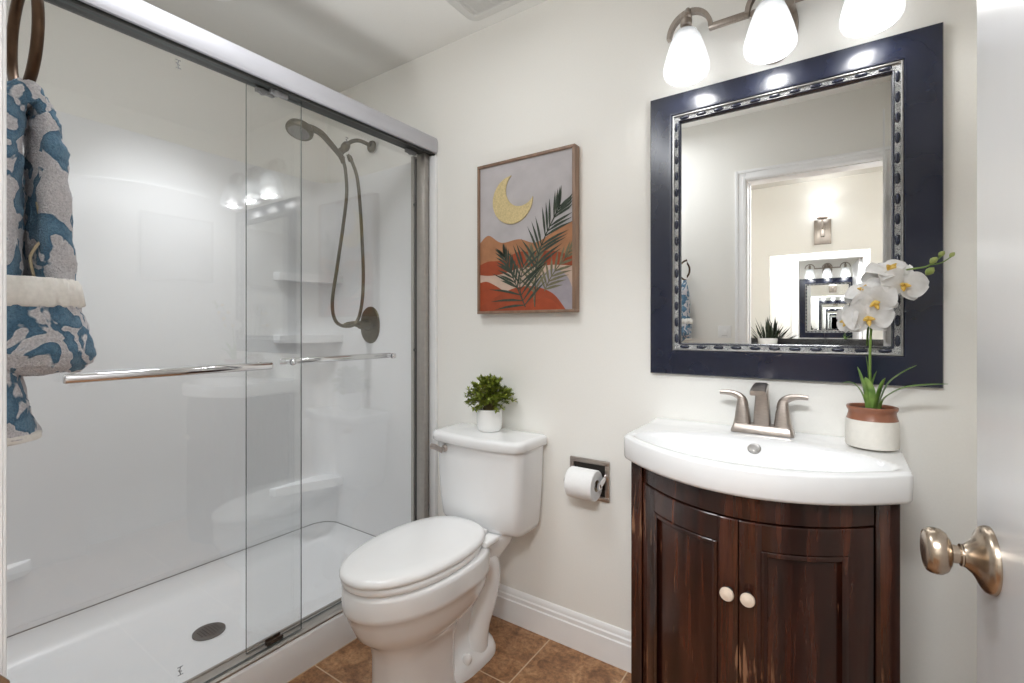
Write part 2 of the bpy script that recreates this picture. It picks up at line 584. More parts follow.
def casing(name, ysurf, out, label):
    """door casing with a stepped profile on one wall face"""
    bm = B()
    w, rv = 0.062, 0.005
    for (o0, o1, t) in ((rv, w, 0.012), (w - 0.016, w + 0.001, 0.018), (rv + 0.004, rv + 0.02, 0.0145)):
        y0, y1 = sorted((ysurf, ysurf + out * t))
        bx(bm, DX0 - o1, DX0 - o0, y0, y1, 0, DZ + o1, 0.002)
        if DX1 + o1 < XR or out < 0:
            bx(bm, DX1 + o0, DX1 + o1, y0, y1, 0, DZ + o1, 0.002)
        bx(bm, DX0 - o0, DX1 + o0, y0, y1, DZ + o0, DZ + o1, 0.002)
    return struct(name, bm, M_TRIM, label=label)
casing('trim_1', YF, 1, 'white door casing inside the bathroom')
casing('trim_2', YF - 0.1, -1, 'white door casing on the hall side')
bm = B()
bx(bm, DX0 - 0.002, DX0 + 0.003, YF - 0.101, YF + 0.001, 0, DZ + 0.002, 0.001)
bx(bm, DX0, DX0 + 0.010, YF - 0.08, YF - 0.045, 0, DZ, 0.001)
bx(bm, DX1 - 0.003, DX1 + 0.002, YF - 0.101, YF + 0.001, 0, DZ + 0.002, 0.001)
bx(bm, DX0 - 0.002, DX1 + 0.002, YF - 0.101, YF + 0.001, DZ - 0.003, DZ + 0.002, 0.001)
struct('trim_3', bm, M_TRIM, label='white door jamb and stop')

def baseboard(name, p0, p1, nrm, label):
    """profiled baseboard from p0 to p1 on a wall, nrm points into the room"""
    prof = [(0, 0), (0.016, 0), (0.016, 0.086), (0.0125, 0.090), (0.0125, 0.104), (0.0085, 0.109), (0.0085, 0.118), (0.005, 0.126), (0.002, 0.130), (0, 0.130)]
    p0, p1, nrm = Vector(p0), Vector(p1), Vector(nrm)
    bm = B()
    loft(bm, [[p + nrm * a + Vector((0, 0, z)) for a, z in prof] for p in (p0, p1)])
    return struct(name, bm, M_TRIM, label=label, sharp=25)
baseboard('baseboard_back', (-1.50, YB, 0), (XR, YB, 0), (0, -1, 0), 'white moulded baseboard under the toilet paper')
baseboard('baseboard_right', (XR, YF + 0.02, 0), (XR, YB - 0.017, 0), (-1, 0, 0), 'white baseboard on the right wall')
baseboard('baseboard_front', (-1.50, YF, 0), (DX0 - 0.065, YF, 0), (0, 1, 0), 'white baseboard beside the doorway')
baseboard('baseboard_hall', (HX0, HY, 0), (HX1, HY, 0), (0, 1, 0), 'white baseboard of the hall')

# strike plate on the left jamb, part of the doorway
strike = thing('strike_plate', (DX0, YF, 0.925), 'rounded antique bronze latch strike plate on left door jamb', 'strike plate')
bm = B()
pl = []
for k in range(9):
    a = k / 8
    y = YF - 0.03 + 0.042 * a
    pl.append((y, 0.0032 + (0.008 * max(0, a - 0.7) / 0.3)))
rr = []
for y, dx in pl:
    hh = 0.040 if y < YF else 0.040 - 0.010 * ((y - YF) / 0.012) ** 2
    rr.append([Vector((DX0 + dx, y, 0.925 - hh)), Vector((DX0 + dx + 0.0022, y, 0.925 - hh)), Vector((DX0 + dx + 0.0022, y, 0.925 + hh)), Vector((DX0 + dx, y, 0.925 + hh))])
loft(bm, rr)
obj('plate', bm, M_KNOB, strike)
for z in (0.895, 0.955):
    bm = B()
    lathe(bm, [(0.0045, 0), (0.004, 0.0012), (0.001, 0.0016)], (DX0 + 0.0053, YF - 0.012, z), (1, 0, 0), 12)
    obj('screw', bm, M_BRONZE, strike)

# ------------------------------------------------------------------ open door
DFX = 0.190     # door face towards the camera
DLY = 0.816     # latch edge
door = bpy.data.objects.new('door_1', None)
door.location = (DFX + 0.0175, 0.085, 0)
COL.objects.link(door)
door.rotation_euler = (0, 0, math.radians(4.0))
door['kind'] = 'structure'
door['label'] = 'white flush door standing open on the right'
bm = B()
# flush slab
y0, y1, z0, z1 = 0.085, DLY, 0.012, 2.03
th = 0.035
bx(bm, DFX, DFX + th, y0, y1, z0, z1, 0.002)
obj('door_leaf', bm, M_DOOR, door)
KY, KZ = 0.766, 0.914
def knob(sgn, x):
    r = B()
    lathe(r, [(0.0375, 0), (0.0375, 0.003), (0.0355, 0.007), (0.031, 0.010), (0.026, 0.012), (0.019, 0.016), (0.0135, 0.022), (0.0125, 0.024)], (x, KY, KZ), (sgn, 0, 0), 40)
    ro = obj('knob_rosette', r, M_KNOB, door)
    k = B()
    lathe(k, [(0.0095, 0.0200), (0.0095, 0.0260), (0.0125, 0.0265), (0.0125, 0.0250), (0.0095, 0.0260), (0.0105, 0.0340), (0.016, 0.0355), (0.0225, 0.0390), (0.0258, 0.0440), (0.0265, 0.0490), (0.0258, 0.0540), (0.0240, 0.0575), (0.0220, 0.0590), (0.0212, 0.0582), (0.017, 0.0600), (0.008, 0.0608), (0.001, 0.0610)], (x, KY, KZ), (sgn, 0, 0), 40)
    obj('knob', k, M_KNOB, door)
knob(-1, DFX)
knob(1, DFX + th)
bm = B(); bx(bm, DFX + 0.006, DFX + th - 0.006, DLY - 0.0005, DLY + 0.0018, KZ - 0.03, KZ + 0.03, 0.0008)
bx(bm, DFX + 0.011, DFX + th - 0.011, DLY, DLY + 0.010, KZ - 0.010, KZ + 0.010, 0.002)
obj('latch', bm, M_KNOB, door)
for z in (0.25, 1.02, 1.80):
    bm = B(); lathe(bm, [(0.006, -0.045), (0.006, 0.045), (0.004, 0.049)], (DFX + th + 0.005, 0.086, z), (0, 0, 1), 12)
    bx(bm, DFX + th - 0.002, DFX + th + 0.006, 0.086, 0.12, z - 0.044, z + 0.044, 0.0008)
    obj('hinge', bm, M_KNOB, door)

# ------------------------------------------------------------------ shower: tray and surround
SXB = -2.30     # inner face of the surround at the back
SY0, SY1 = 0.075, 1.585
SEAM = 0.150
XG = -1.52      # outer face of the curb

def rrect(x0, x1, y0, y1, r, z, n=8):
    pts = []
    for cx, cy, a0 in ((x1 - r, y1 - r, 0), (x0 + r, y1 - r, PI / 2), (x0 + r, y0 + r, PI), (x1 - r, y0 + r, 1.5 * PI)):
        for k in range(n + 1):
            a = a0 + PI / 2 * k / n
            pts.append(Vector((cx + r * math.cos(a), cy + r * math.sin(a), z)))
    return pts

tray = thing('shower_tray', (-1.9, 0.83, 0), 'glossy white shower tray with raised curb and round drain', 'shower tray')
bm = B()
cx0, cx1 = SXB, -1.625
rings = [
    rrect(SXB - 0.015, XG, SY0 - 0.013, SY1 + 0.013, 0.012, 0.0),
    rrect(SXB - 0.015, XG, SY0 - 0.013, SY1 + 0.013, 0.012, 0.115),
    rrect(SXB - 0.013, XG - 0.003, SY0 - 0.011, SY1 + 0.011, 0.012, 0.122),
    rrect(SXB - 0.010, XG - 0.010, SY0 - 0.008, SY1 + 0.008, 0.012, 0.126),
    rrect(SXB + 0.0005, cx1 + 0.008, SY0 + 0.0005, SY1 - 0.0005, 0.10, 0.126),
    rrect(SXB + 0.0035, cx1, SY0 + 0.0035, SY1 - 0.0035, 0.10, 0.116),
    rrect(SXB + 0.016, cx1 - 0.010, SY0 + 0.016, SY1 - 0.016, 0.10, 0.080),
    rrect(SXB + 0.035, cx1 - 0.020, SY0 + 0.035, SY1 - 0.035, 0.11, 0.058),
    rrect(SXB + 0.070, cx1 - 0.045, SY0 + 0.07, SY1 - 0.07, 0.11, 0.047),
    rrect(SXB + 0.12, cx1 - 0.10, SY0 + 0.15, SY1 - 0.15, 0.10, 0.042),
]
for (xx, yy, r, z) in ((-1.965, 0.85, 0.10, 0.036), (-1.965, 0.85, 0.055, 0.033)):
    rings.append(rrect(xx - r, xx + r, yy - r, yy + r, r * 0.999, z))
for ring in rings[1:5]:
    for p in ring:
        t = min(1, max(0, (-1.64 - p.x) / 0.06))
        p.z += (SEAM - 0.0035 - 0.126) * t * t * (3 - 2 * t)
loft(bm, rings, True, True)
obj('basin', bm, M_ACRYL, tray, sharp=50)
drain_c = (-1.965, 0.85)
bm = B()
lathe(bm, [(0.054, 0.034), (0.054, 0.0375), (0.050, 0.039), (0.044, 0.0385), (0.002, 0.0385)], (*drain_c, 0), (0, 0, 1), 40)
dr = obj('drain', bm, mat('drain_steel', (0.16, 0.16, 0.155), 0.45, 0.8, var=0.1), tray)
bm = B()
for i in range(-3, 4):
    for j in range(-3, 4):
        x, y = i * 0.0115 + (0.0057 if j % 2 else 0), j * 0.0105
        if math.hypot(x, y) < 0.039:
            lathe(bm, [(0.0032, 0.0380), (0.0032, 0.03925)], (drain_c[0] + x, drain_c[1] + y, 0), (0, 0, 1), 8)
obj('drain_hole', bm, M_BLACK, dr)

sur = thing('shower_surround', (-2.25, 0.83, SEAM), 'glossy white moulded shower surround with corner shelves', 'shower surround')
def upath(off, r=0.10, n=10):
    """U-shaped inner outline of the surround (front wall - back - end wall); off grows outward"""
    pts = [(-1.53, SY0 - off)]
    for cx, cy, a0 in ((SXB + r, SY0 + r, 1.5 * PI), (SXB + r, SY1 - r, PI)):
        rr_ = r + off
        for k in range(n + 1):
            a = a0 - PI / 2 * k / n
            pts.append((cx + rr_ * math.cos(a), cy + rr_ * math.sin(a)))
    pts.append((-1.53, SY1 + off))
    return pts
bm = B()
STOP = 1.955
zs = [(SEAM - 0.004, 0.001), (SEAM, 0.0), (1.0, 0.0), (STOP - 0.006, 0.0), (STOP, 0.004), (STOP, 0.0125)]
outs = [[Vector((x, y, z)) for x, y in upath(o)] for z, o in zs]
loft(bm, outs, False, False, closed=False)
obj('wall_panel', bm, M_ACRYL, sur, sharp=40)
bm = B()   # dark caulk joint between tray and surround
a = upath(0.0005); b_ = upath(0.0005)
p1 = [Vector((x, y, SEAM - 0.0065)) for x, y in upath(-0.0012)]
p2 = [Vector((x, y, SEAM - 0.0035)) for x, y in upath(-0.0012)]
p0 = [Vector((x, y, SEAM - 0.0065)) for x, y in upath(0.006)]
p3 = [Vector((x, y, SEAM - 0.0035)) for x, y in upath(0.006)]
loft(bm, [p0, p1, p2, p3], False, False, closed=False)
obj('caulk_joint', bm, mat('grey_caulk', (0.22, 0.22, 0.22), 0.6), sur)
# raised arched relief moulded in the long wall
bm = B()
front, back = [], []
def arch(w, zt, zs_, zb):
    pts = [(0.835 - w, zb), (0.835 + w, zb)]
    for k in range(25):
        t = PI * k / 24
        pts.append((0.835 + w * math.cos(t), zs_ + (zt - zs_) * math.sin(t) ** 0.8))
    return pts
rings = []
for w, zt, zb, dx in ((0.60, 1.765, 0.165, -0.0005), (0.598, 1.763, 0.168, 0.007), (0.588, 1.753, 0.177, 0.010)):
    rings.append([Vector((SXB + dx, y, z)) for y, z in arch(w, zt, 1.50, zb)])
loft(bm, rings, False, True)
obj('arched_relief', bm, M_ACRYL, sur, sharp=50)
# corner column relief + corner shelves
def shelf(z, th, ysh, xsh, flip=1):
    """corner shelf in the far right corner"""
    bm = B()
    yc = SY1
    poly = [(SXB, yc), (SXB, yc - ysh)]
    for k in range(1, 12):
        t = k / 12
        x = SXB + 0.035 + (xsh - 0.035) * t ** 1.6
        y = yc - ysh * (1 - t) ** 0.85
        poly.append((x, y))
    poly += [(SXB + xsh, yc)]
    prism(bm, [(x, y, z) for x, y in poly], (0, 0, th), bev=0.004)
    return obj('corner_shelf', bm, M_ACRYL, sur)
shelf(1.415, 0.040, 0.31, 0.140)
shelf(1.105, 0.040, 0.31, 0.140)
shelf(0.355, 0.042, 0.33, 0.140)
bm = B()   # shelf in the near corner, low
prism(bm, [(SXB, SY0, 0.345), (SXB + 0.135, SY0, 0.345), (SXB + 0.10, SY0 + 0.16, 0.345), (SXB + 0.03, SY0 + 0.34, 0.345), (SXB, SY0 + 0.36, 0.345)], (0, 0, 0.045), bev=0.004)
obj('corner_shelf', bm, M_ACRYL, sur)
# flat flange that shows outside the door jamb
for y0, y1 in ((SY1, YB), (YF, SY0)):
    bm = B(); bx(bm, -1.535, -1.497, y0 - 0.004 if y0 == SY1 else y0, y1 - 0.0005 if y0 == SY1 else y1 + 0.004, 0.126, STOP, 0.003)
    obj('edge_flange', bm, M_ACRYL, sur)

# ------------------------------------------------------------------ shower door frame and sliding panels
fr = thing('shower_door_frame', (-1.56, 0.83, 0.126), 'silver aluminium shower door frame with deep header rail', 'shower door frame')
bm = B()
prof = [(-1.500, 1.972), (-1.497, 1.980), (-1.497, 2.018), (-1.503, 2.034), (-1.515, 2.042), (-1.570, 2.042), (-1.582, 2.034), (-1.584, 2.0), (-1.584, 1.968), (-1.579, 1.968), (-1.579, 1.974), (-1.512, 1.974), (-1.512, 1.968), (-1.502, 1.968)]
loft(bm, [[Vector((x, y, z)) for x, z in prof] for y in (YF + 0.001, YB - 0.0015)])
obj('header_rail', bm, M_ALU, fr, sharp=30)
bm = B()
bx(bm, -1.578, -1.513, YF + 0.002, YB - 0.002, 1.965, 1.9735)
bx(bm, -1.522, -1.513, YF + 0.002, YB - 0.002, 1.960, 1.9675, 0.001)
obj('roller_track', bm, mat('dark_track', (0.045, 0.045, 0.042), 0.35, 0.6, var=0.1), fr)
bm = B()
prof = [(-1.524, 0.1262), (-1.524, 0.132), (-1.530, 0.1345), (-1.545, 0.136), (-1.560, 0.1365), (-1.580, 0.1365), (-1.582, 0.141), (-1.590, 0.141), (-1.594, 0.136), (-1.594, 0.1262)]
loft(bm, [[Vector((x, y, z)) for x, z in prof] for y in (SY0 + 0.0005, SY1 - 0.0005)])
obj('bottom_track', bm, M_ALU_DK, fr)
for ya, yb, s in ((SY1 - 0.032, SY1 - 0.0005, -1), (SY0 + 0.0005, SY0 + 0.030, 1)):
    bm = B()
    bx(bm, -1.584, -1.536, ya, yb, 0.146, 1.9645, 0.002)
    bx(bm, -1.622, -1.604, ya, yb, 0.146, 1.9645, 0.002)
    bx(bm, -1.620, -1.540, yb - 0.003 if s < 0 else ya, yb if s < 0 else ya + 0.003, 0.146, 1.952)
    j = obj('wall_jamb', bm, M_ALU_DK, fr)
    bm = B()
    bx(bm, -1.603, -1.585, (ya + 0.006) if s < 0 else ya + 0.004, (yb - 0.004) if s < 0 else yb - 0.006, 0.150, 1.950)
    obj('seal_strip', bm, M_BLACK, j)
    for z in (0.30, 1.08, 1.74):
        bm = B()
        lathe(bm, [(0.008, 0), (0.008, 0.004), (0.005, 0.008)], (-1.594, ya if s < 0 else yb, z), (0, s, 0), 16)
        obj('bumper', bm, M_BLACK, j)

def panel(name, xc, ya, yb, label, edge_at, bar_x, bar_y0, bar_y1, bar_z, mark):
    t = thing(name, (xc, (ya + yb) / 2, 0.14), label, 'shower door', 'sliding glass shower doors')
    bm = B()
    bx(bm, xc - 0.003, xc + 0.003, ya, yb, 0.1385, 1.9645)
    bm.normal_update()
    for f in bm.faces:
        if abs(f.normal.y) > 0.9 or abs(f.normal.z) > 0.9:
            f.material_index = 1
    g = obj('glass_pane', bm, [M_GLASS, M_GLASSEDGE], t, smooth=False)
    s = 1 if bar_x > xc else -1
    bm = B()
    w = 0.0115
    pr_ = []
    for k in range(12):
        a = 2 * PI * k / 12
        pr_.append((0.006 * math.cos(a) * 1.0, w * math.copysign(abs(math.sin(a)) ** 0.6, math.sin(a))))
    loft(bm, [[Vector((bar_x + dx * (0.7 if i in (0, 3) else 1), y, bar_z + dz * (0.8 if i in (0, 3) else 1))) for dx, dz in pr_]
              for i, y in enumerate((bar_y0, bar_y0 + 0.004, bar_y1 - 0.004, bar_y1))])
    tb = obj('towel_bar', bm, M_CHROME, t)
    for y in (bar_y0 + 0.025, bar_y1 - 0.025):
        bm = B()
        lathe(bm, [(0.012, 0), (0.012, 0.004), (0.007, 0.006), (0.007, abs(bar_x - xc) - 0.004)], (xc + s * 0.003, y, bar_z), (s, 0, 0), 20)
        lathe(bm, [(0.010, 0), (0.010, 0.005), (0.007, 0.008)], (xc - s * 0.003, y, bar_z), (-s, 0, 0), 20)
        obj('bar_mount', bm, M_CHROME, tb)
    for y in (ya + 0.06, yb - 0.08):
        bm = B()
        bx(bm, xc - 0.0065, xc + 0.0065, y - 0.03, y + 0.03, 1.950, 1.9645, 0.001)
        lathe(bm, [(0.011, -0.004), (0.011, 0.004)], (xc + 0.008, y - 0.012, 1.952), (1, 0, 0), 16)
        obj('roller', bm, M_GREY, t)
    for my, mz in mark:
        bm = B()
        xm = xc + 0.0034
        for (a, b) in (((-0.007, 0.011), (0.006, 0.011)), ((0.001, 0.011), (-0.002, 0.0)), ((-0.006, 0.003), (0.004, -0.003)), ((-0.002, 0.0), (0.001, -0.011)), ((-0.006, -0.011), (0.007, -0.011))):
            tube(bm, [(xm, my + a[0], mz + a[1]), (xm, my + b[0], mz + b[1])], 0.0012, 5)
        obj('etched_mark', bm, M_GREY, t)
    return t
p1 = panel('glass_shower_door', -1.540, SY0 + 0.018, 0.960, 'outer sliding clear glass shower door with long chrome bar, behind the blue towel', 'r', -1.500, 0.334, 0.836, 1.060, ((0.585, 1.922), (0.590, 0.213)))
p2 = panel('glass_shower_door', -1.567, 0.787, SY1 - 0.006, 'inner sliding clear glass shower door with shorter chrome bar, beside the toilet', 'l', -1.610, 0.922, 1.424, 1.062, ((1.165, 1.900),))
# small guide block on the bottom track
gd = B()
bx(gd, -1.552, -1.546, 0.845, 0.900, 0.1345, 0.150, 0.002)
bx(gd, -1.562, -1.556, 0.845, 0.895, 0.1345, 0.156, 0.002)
obj('door_guide', gd, M_BLACK, fr)

# ------------------------------------------------------------------ shower fittings
AX = -1.930
arm = thing('shower_pipe', (AX, SY1, 2.085), 'antique bronze shower arm with swivel bracket on the end wall', 'shower arm')
bm = B(); lathe(bm, [(0.030, 0), (0.030, 0.004), (0.026, 0.010), (0.014, 0.014)], (AX, SY1, 2.085), (0, -1, 0), 28)
obj('flange', bm, M_BRONZE, arm)
pa = spline([(AX, SY1 - 0.006, 2.085), (AX - 0.002, 1.545, 2.092), (AX - 0.006, 1.505, 2.092), (AX - 0.012, 1.470, 2.076), (AX - 0.018, 1.445, 2.052)], 6)
bm = B(); tube(bm, pa, 0.0095, 14)
obj('pipe', bm, M_BRONZE, arm)
bm = B()
lathe(bm, [(0.010, -0.004), (0.016, 0.0), (0.020, 0.010), (0.021, 0.026), (0.017, 0.036), (0.012, 0.048), (0.012, 0.058)], (AX - 0.016, 1.452, 2.062), (-0.18, -0.45, -0.87), 24)
tube(bm, [(AX - 0.02, 1.44, 2.035), (AX - 0.025, 1.415, 2.022)], [0.012, 0.010], 12)
obj('swivel_bracket', bm, M_BRONZE, arm)

hs = thing('hand_shower', (AX, 1.42, 2.02), 'antique bronze hand shower with round head and long hose loop', 'hand shower')
hd_c = Vector((AX - 0.03, 1.215, 2.050))
bm = B()
grip = spline([(AX - 0.026, 1.432, 1.985), (AX - 0.022, 1.405, 2.004), (AX - 0.018, 1.36, 2.034), (AX - 0.014, 1.31, 2.062), (AX - 0.020, 1.265, 2.072), hd_c + Vector((0, 0.012, 0.018))], 5)
nn = len(grip)
tube(bm, grip, [0.0135 if i < 3 else 0.011 + 0.006 * (i / nn) for i in range(nn)], 16)
obj('handle', bm, M_BRONZE, hs)
bm = B()
nd = Vector((0.10, -0.33, -0.94)).normalized()
lathe(bm, [(0.012, -0.026), (0.038, -0.023), (0.053, -0.015), (0.058, -0.004), (0.058, 0.008), (0.054, 0.014), (0.046, 0.015)], hd_c, nd, 36)
hd = obj('spray_head', bm, M_BRONZE, hs)
bm = B()
lathe(bm, [(0.046, 0.0135), (0.044, 0.0155), (0.012, 0.0155), (0.001, 0.0158)], hd_c, nd, 36)
q = Vector((0, 0, 1)).rotation_difference(nd)
for r_, c in ((0.012, 6), (0.023, 12), (0.033, 18)):
    for k in range(c):
        a = 2 * PI * k / c
        lathe(bm, [(0.0022, 0.0145), (0.0016, 0.018)], hd_c + q @ Vector((r_ * math.cos(a), r_ * math.sin(a), 0)), nd, 8)
obj('spray_face', bm, mat('grey_nozzle_face', (0.20, 0.195, 0.185), 0.5, 0.3, var=0.1), hd)
bm = B()
hose = spline([(AX - 0.028, 1.438, 1.978), (AX - 0.030, 1.452, 1.93), (AX - 0.022, 1.452, 1.82), (AX - 0.020, 1.43, 1.66), (AX - 0.02, 1.395, 1.45), (AX - 0.02, 1.372, 1.30), (AX - 0.015, 1.385, 1.215), (AX - 0.01, 1.435, 1.188), (AX - 0.004, 1.492, 1.205), (AX + 0.002, 1.520, 1.29), (AX + 0.002, 1.530, 1.43), (AX + 0.0, 1.524, 1.62), (AX - 0.002, 1.512, 1.80), (AX - 0.006, 1.50, 1.91), (AX - 0.012, 1.478, 1.975), (AX - 0.018, 1.455, 2.012)], 10)
tube(bm, hose, 0.0080, 10)
obj('hose', bm, mat('bronze_hose', (0.15, 0.135, 0.10), 0.38, 1.0, var=0.25, nscale=600, stretch=(0.2, 0.2, 1)), hs)
bm = B()
lathe(bm, [(0.010, 0), (0.012, 0.006), (0.012, 0.022), (0.009, 0.028)], (AX - 0.016, 1.460, 2.006), (0.1, 0.45, -0.9), 16)
lathe(bm, [(0.009, 0), (0.011, 0.006), (0.011, 0.02), (0.008, 0.026)], (AX - 0.026, 1.432, 1.990), (0, 0.1, -1), 16)
obj('hose_nut', bm, M_BRONZE, hs)

vx, vz = -1.942, 1.195
valve = thing('shower_valve', (vx, SY1, vz), 'antique bronze oval shower valve with lever handle', 'shower valve')
bm = B()
def oval(rx, rz, y):
    return [Vector((vx + rx * math.cos(2 * PI * k / 40), y, vz + rz * math.copysign(abs(math.sin(2 * PI * k / 40)) ** 0.85, math.sin(2 * PI * k / 40)))) for k in range(40)]
loft(bm, [oval(0.070, 0.092, SY1), oval(0.070, 0.092, SY1 - 0.003), oval(0.066, 0.088, SY1 - 0.008), oval(0.050, 0.070, SY1 - 0.011), oval(0.032, 0.034, SY1 - 0.012)])
obj('escutcheon', bm, M_BRONZE, valve)
bm = B(); lathe(bm, [(0.033, 0.008), (0.033, 0.014), (0.024, 0.016), (0.022, 0.040), (0.020, 0.052), (0.020, 0.066), (0.016, 0.072)], (vx, SY1, vz), (0, -1, 0), 28)
hnd = obj('handle', bm, M_BRONZE, valve)
bm = B(); tube(bm, [(vx, SY1 - 0.060, vz), (vx - 0.012, SY1 - 0.085, vz + 0.006), (vx - 0.028, SY1 - 0.115, vz + 0.004), (vx - 0.036, SY1 - 0.130, vz)], [0.016, 0.014, 0.011, 0.007], 14)
obj('lever', bm, M_BRONZE, hnd)

# ------------------------------------------------------------------ toilet
TX = -1.140
toilet = thing('toilet', (TX, 1.25, 0), 'white two-piece toilet with closed elongated lid between shower and vanity', 'toilet')
def egg(yf, yb, hw, z, n=48, back=2.6, front=2.05, cx=TX):
    """plan outline: rounded pointed front at yf, squarer back at yb"""
    yc = yf + (yb - yf) * 0.52
    pts = []
    for i in range(n):
        t = 2 * PI * i / n
        c, s = math.cos(t), math.sin(t)
        e = back if s > 0 else front
        ry = (yb - yc) if s > 0 else (yc - yf)
        pts.append(Vector((cx + hw * math.copysign(abs(c) ** (2 / e), c), yc + ry * math.copysign(abs(s) ** (2 / e), s), z)))
    return pts
def ped(yf, yb, hw, z):
    return egg(yf, yb, hw, z, back=5.0, front=2.7)
bm = B()
loft(bm, [
    ped(0.962, 1.225, 0.103, 0.0), ped(0.961, 1.226, 0.104, 0.010), ped(0.967, 1.222, 0.098, 0.03), ped(0.970, 1.222, 0.095, 0.10), ped(0.968, 1.225, 0.094, 0.17),
    ped(0.958, 1.24, 0.100, 0.212), egg(0.934, 1.29, 0.126, 0.240, back=3), egg(0.905, 1.35, 0.148, 0.265), egg(0.890, 1.38, 0.158, 0.295), egg(0.877, 1.385, 0.168, 0.325), egg(0.870, 1.388, 0.1725, 0.347), egg(0.863, 1.39, 0.1775, 0.353),
    egg(0.862, 1.39, 0.178, 0.365), egg(0.862, 1.39, 0.178, 0.410), egg(0.866, 1.39, 0.176, 0.420), egg(0.875, 1.385, 0.168, 0.425)])
bowl = obj('bowl', bm, M_PORC, toilet, sharp=60)
# rear trapway body, foot and shelf under the tank
bm = B()
loft(bm, [superellipse(TX, 1.315, 0.114, 0.135, 3.5, 40, 0.0), superellipse(TX, 1.315, 0.114, 0.135, 3.5, 40, 0.016), superellipse(TX, 1.315, 0.106, 0.127, 3.2, 40, 0.040), superellipse(TX, 1.315, 0.075, 0.115, 3, 40, 0.062), superellipse(TX, 1.31, 0.060, 0.115, 3, 40, 0.12),
          superellipse(TX, 1.32, 0.060, 0.12, 3, 40, 0.22), superellipse(TX, 1.38, 0.085, 0.12, 3, 40, 0.31), superellipse(TX, 1.43, 0.120, 0.125, 3, 40, 0.375), superellipse(TX, 1.44, 0.128, 0.125, 3, 40, 0.410), superellipse(TX, 1.44, 0.122, 0.12, 3, 40, 0.4235)])
obj('base_foot', bm, M_PORC, toilet, sharp=60)
for s in (1, -1):
    bm = B()
    ptsT = spline([(TX + s * 0.040, 1.20, 0.26), (TX + s * 0.055, 1.28, 0.318), (TX + s * 0.066, 1.345, 0.345), (TX + s * 0.072, 1.395, 0.325), (TX + s * 0.072, 1.405, 0.265), (TX + s * 0.068, 1.385, 0.195), (TX + s * 0.062, 1.355, 0.12), (TX + s * 0.060, 1.345, 0.05), (TX + s * 0.060, 1.345, 0.012)], 6)
    tube(bm, ptsT, [0.036 + 0.010 * min(1, i / 16) for i in range(len(ptsT))], 20)
    obj('trapway', bm, M_PORC, toilet, sharp=60)
    bm = B(); lathe(bm, [(0.016, 0.0), (0.016, 0.012), (0.013, 0.021), (0.007, 0.026), (0.001, 0.027)], (TX + s * 0.090, 1.262, 0.046), (s * 0.45, -0.1, 1), 20)
    obj('bolt_cap', bm, M_SEAT, toilet)
def eggring(yf, yb, hw, z):
    return egg(yf, yb, hw, z, back=2.5, front=2.1, cx=TX - 0.004)
bm = B()
loft(bm, [eggring(0.865, 1.36, 0.166, 0.428), eggring(0.862, 1.362, 0.169, 0.432), eggring(0.862, 1.362, 0.169, 0.443), eggring(0.866, 1.36, 0.166, 0.4465)])
obj('seat', bm, M_SEAT, toilet, sharp=60)
bm = B()
loft(bm, [eggring(0.860, 1.380, 0.164, 0.449), eggring(0.856, 1.384, 0.168, 0.452), eggring(0.855, 1.385, 0.1685, 0.460), eggring(0.860, 1.381, 0.164, 0.4685), eggring(0.872, 1.371, 0.153, 0.4735), eggring(0.92, 1.33, 0.115, 0.477), eggring(1.00, 1.27, 0.06, 0.4785)])
obj('lid', bm, M_SEAT, toilet, sharp=60)
bm = B()
bx(bm, TX - 0.085, TX + 0.085, 1.360, 1.392, 0.430, 0.452, 0.008, 3)
bx(bm, TX - 0.130, TX - 0.085, 1.340, 1.385, 0.424, 0.447, 0.009, 3)
bx(bm, TX + 0.095, TX + 0.146, 1.300, 1.378, 0.424, 0.447, 0.009, 3)
obj('hinge', bm, M_SEAT, toilet)
bm = B()
bx(bm, TX - 0.03, TX + 0.03, 1.342, 1.3435, 0.4735, 0.4748)
obj('lid_mark', bm, mat('lid_emboss', (0.72, 0.72, 0.72), 0.4), toilet)
# tank
def tank_ring(hw, yf, yb, z, bow=0.02, n=12, r=0.035):
    pts = []
    x0, x1 = TKX - hw, TKX + hw
    # front edge bowed towards the room
    for k in range(n + 1):
        t = k / n
        x = x0 + r + (x1 - x0 - 2 * r) * t
        pts.append(Vector((x, yf - bow * (1 - (2 * t - 1) ** 2), z)))
    for k in range(1, 6):
        a = -PI / 2 + PI / 2 * k / 5
        pts.append(Vector((x1 - r + r * math.cos(a), yf + r + r * math.sin(a), z)))
    for cx, cy, a0 in ((x1 - 0.015, yb - 0.015, 0), (x0 + 0.015, yb - 0.015, PI / 2)):
        for k in range(5):
            a = a0 + PI / 2 * k / 4
            pts.append(Vector((cx + 0.015 * math.cos(a), cy + 0.015 * math.sin(a), z)))
    for k in range(0, 5):
        a = PI + PI / 2 * k / 5
        pts.append(Vector((x0 + r + r * math.cos(a), yf + r + r * math.sin(a), z)))
    return pts
TKX = -1.131
bm = B()
loft(bm, [tank_ring(0.168, 1.442, 1.562, 0.420, 0.016), tank_ring(0.180, 1.428, 1.568, 0.426, 0.018), tank_ring(0.188, 1.418, 1.572, 0.446, 0.02), tank_ring(0.194, 1.411, 1.575, 0.52, 0.02), tank_ring(0.199, 1.406, 1.578, 0.62, 0.02), tank_ring(0.202, 1.404, 1.580, 0.735, 0.02)])
obj('tank', bm, M_PORC, toilet, sharp=60)
bm = B()
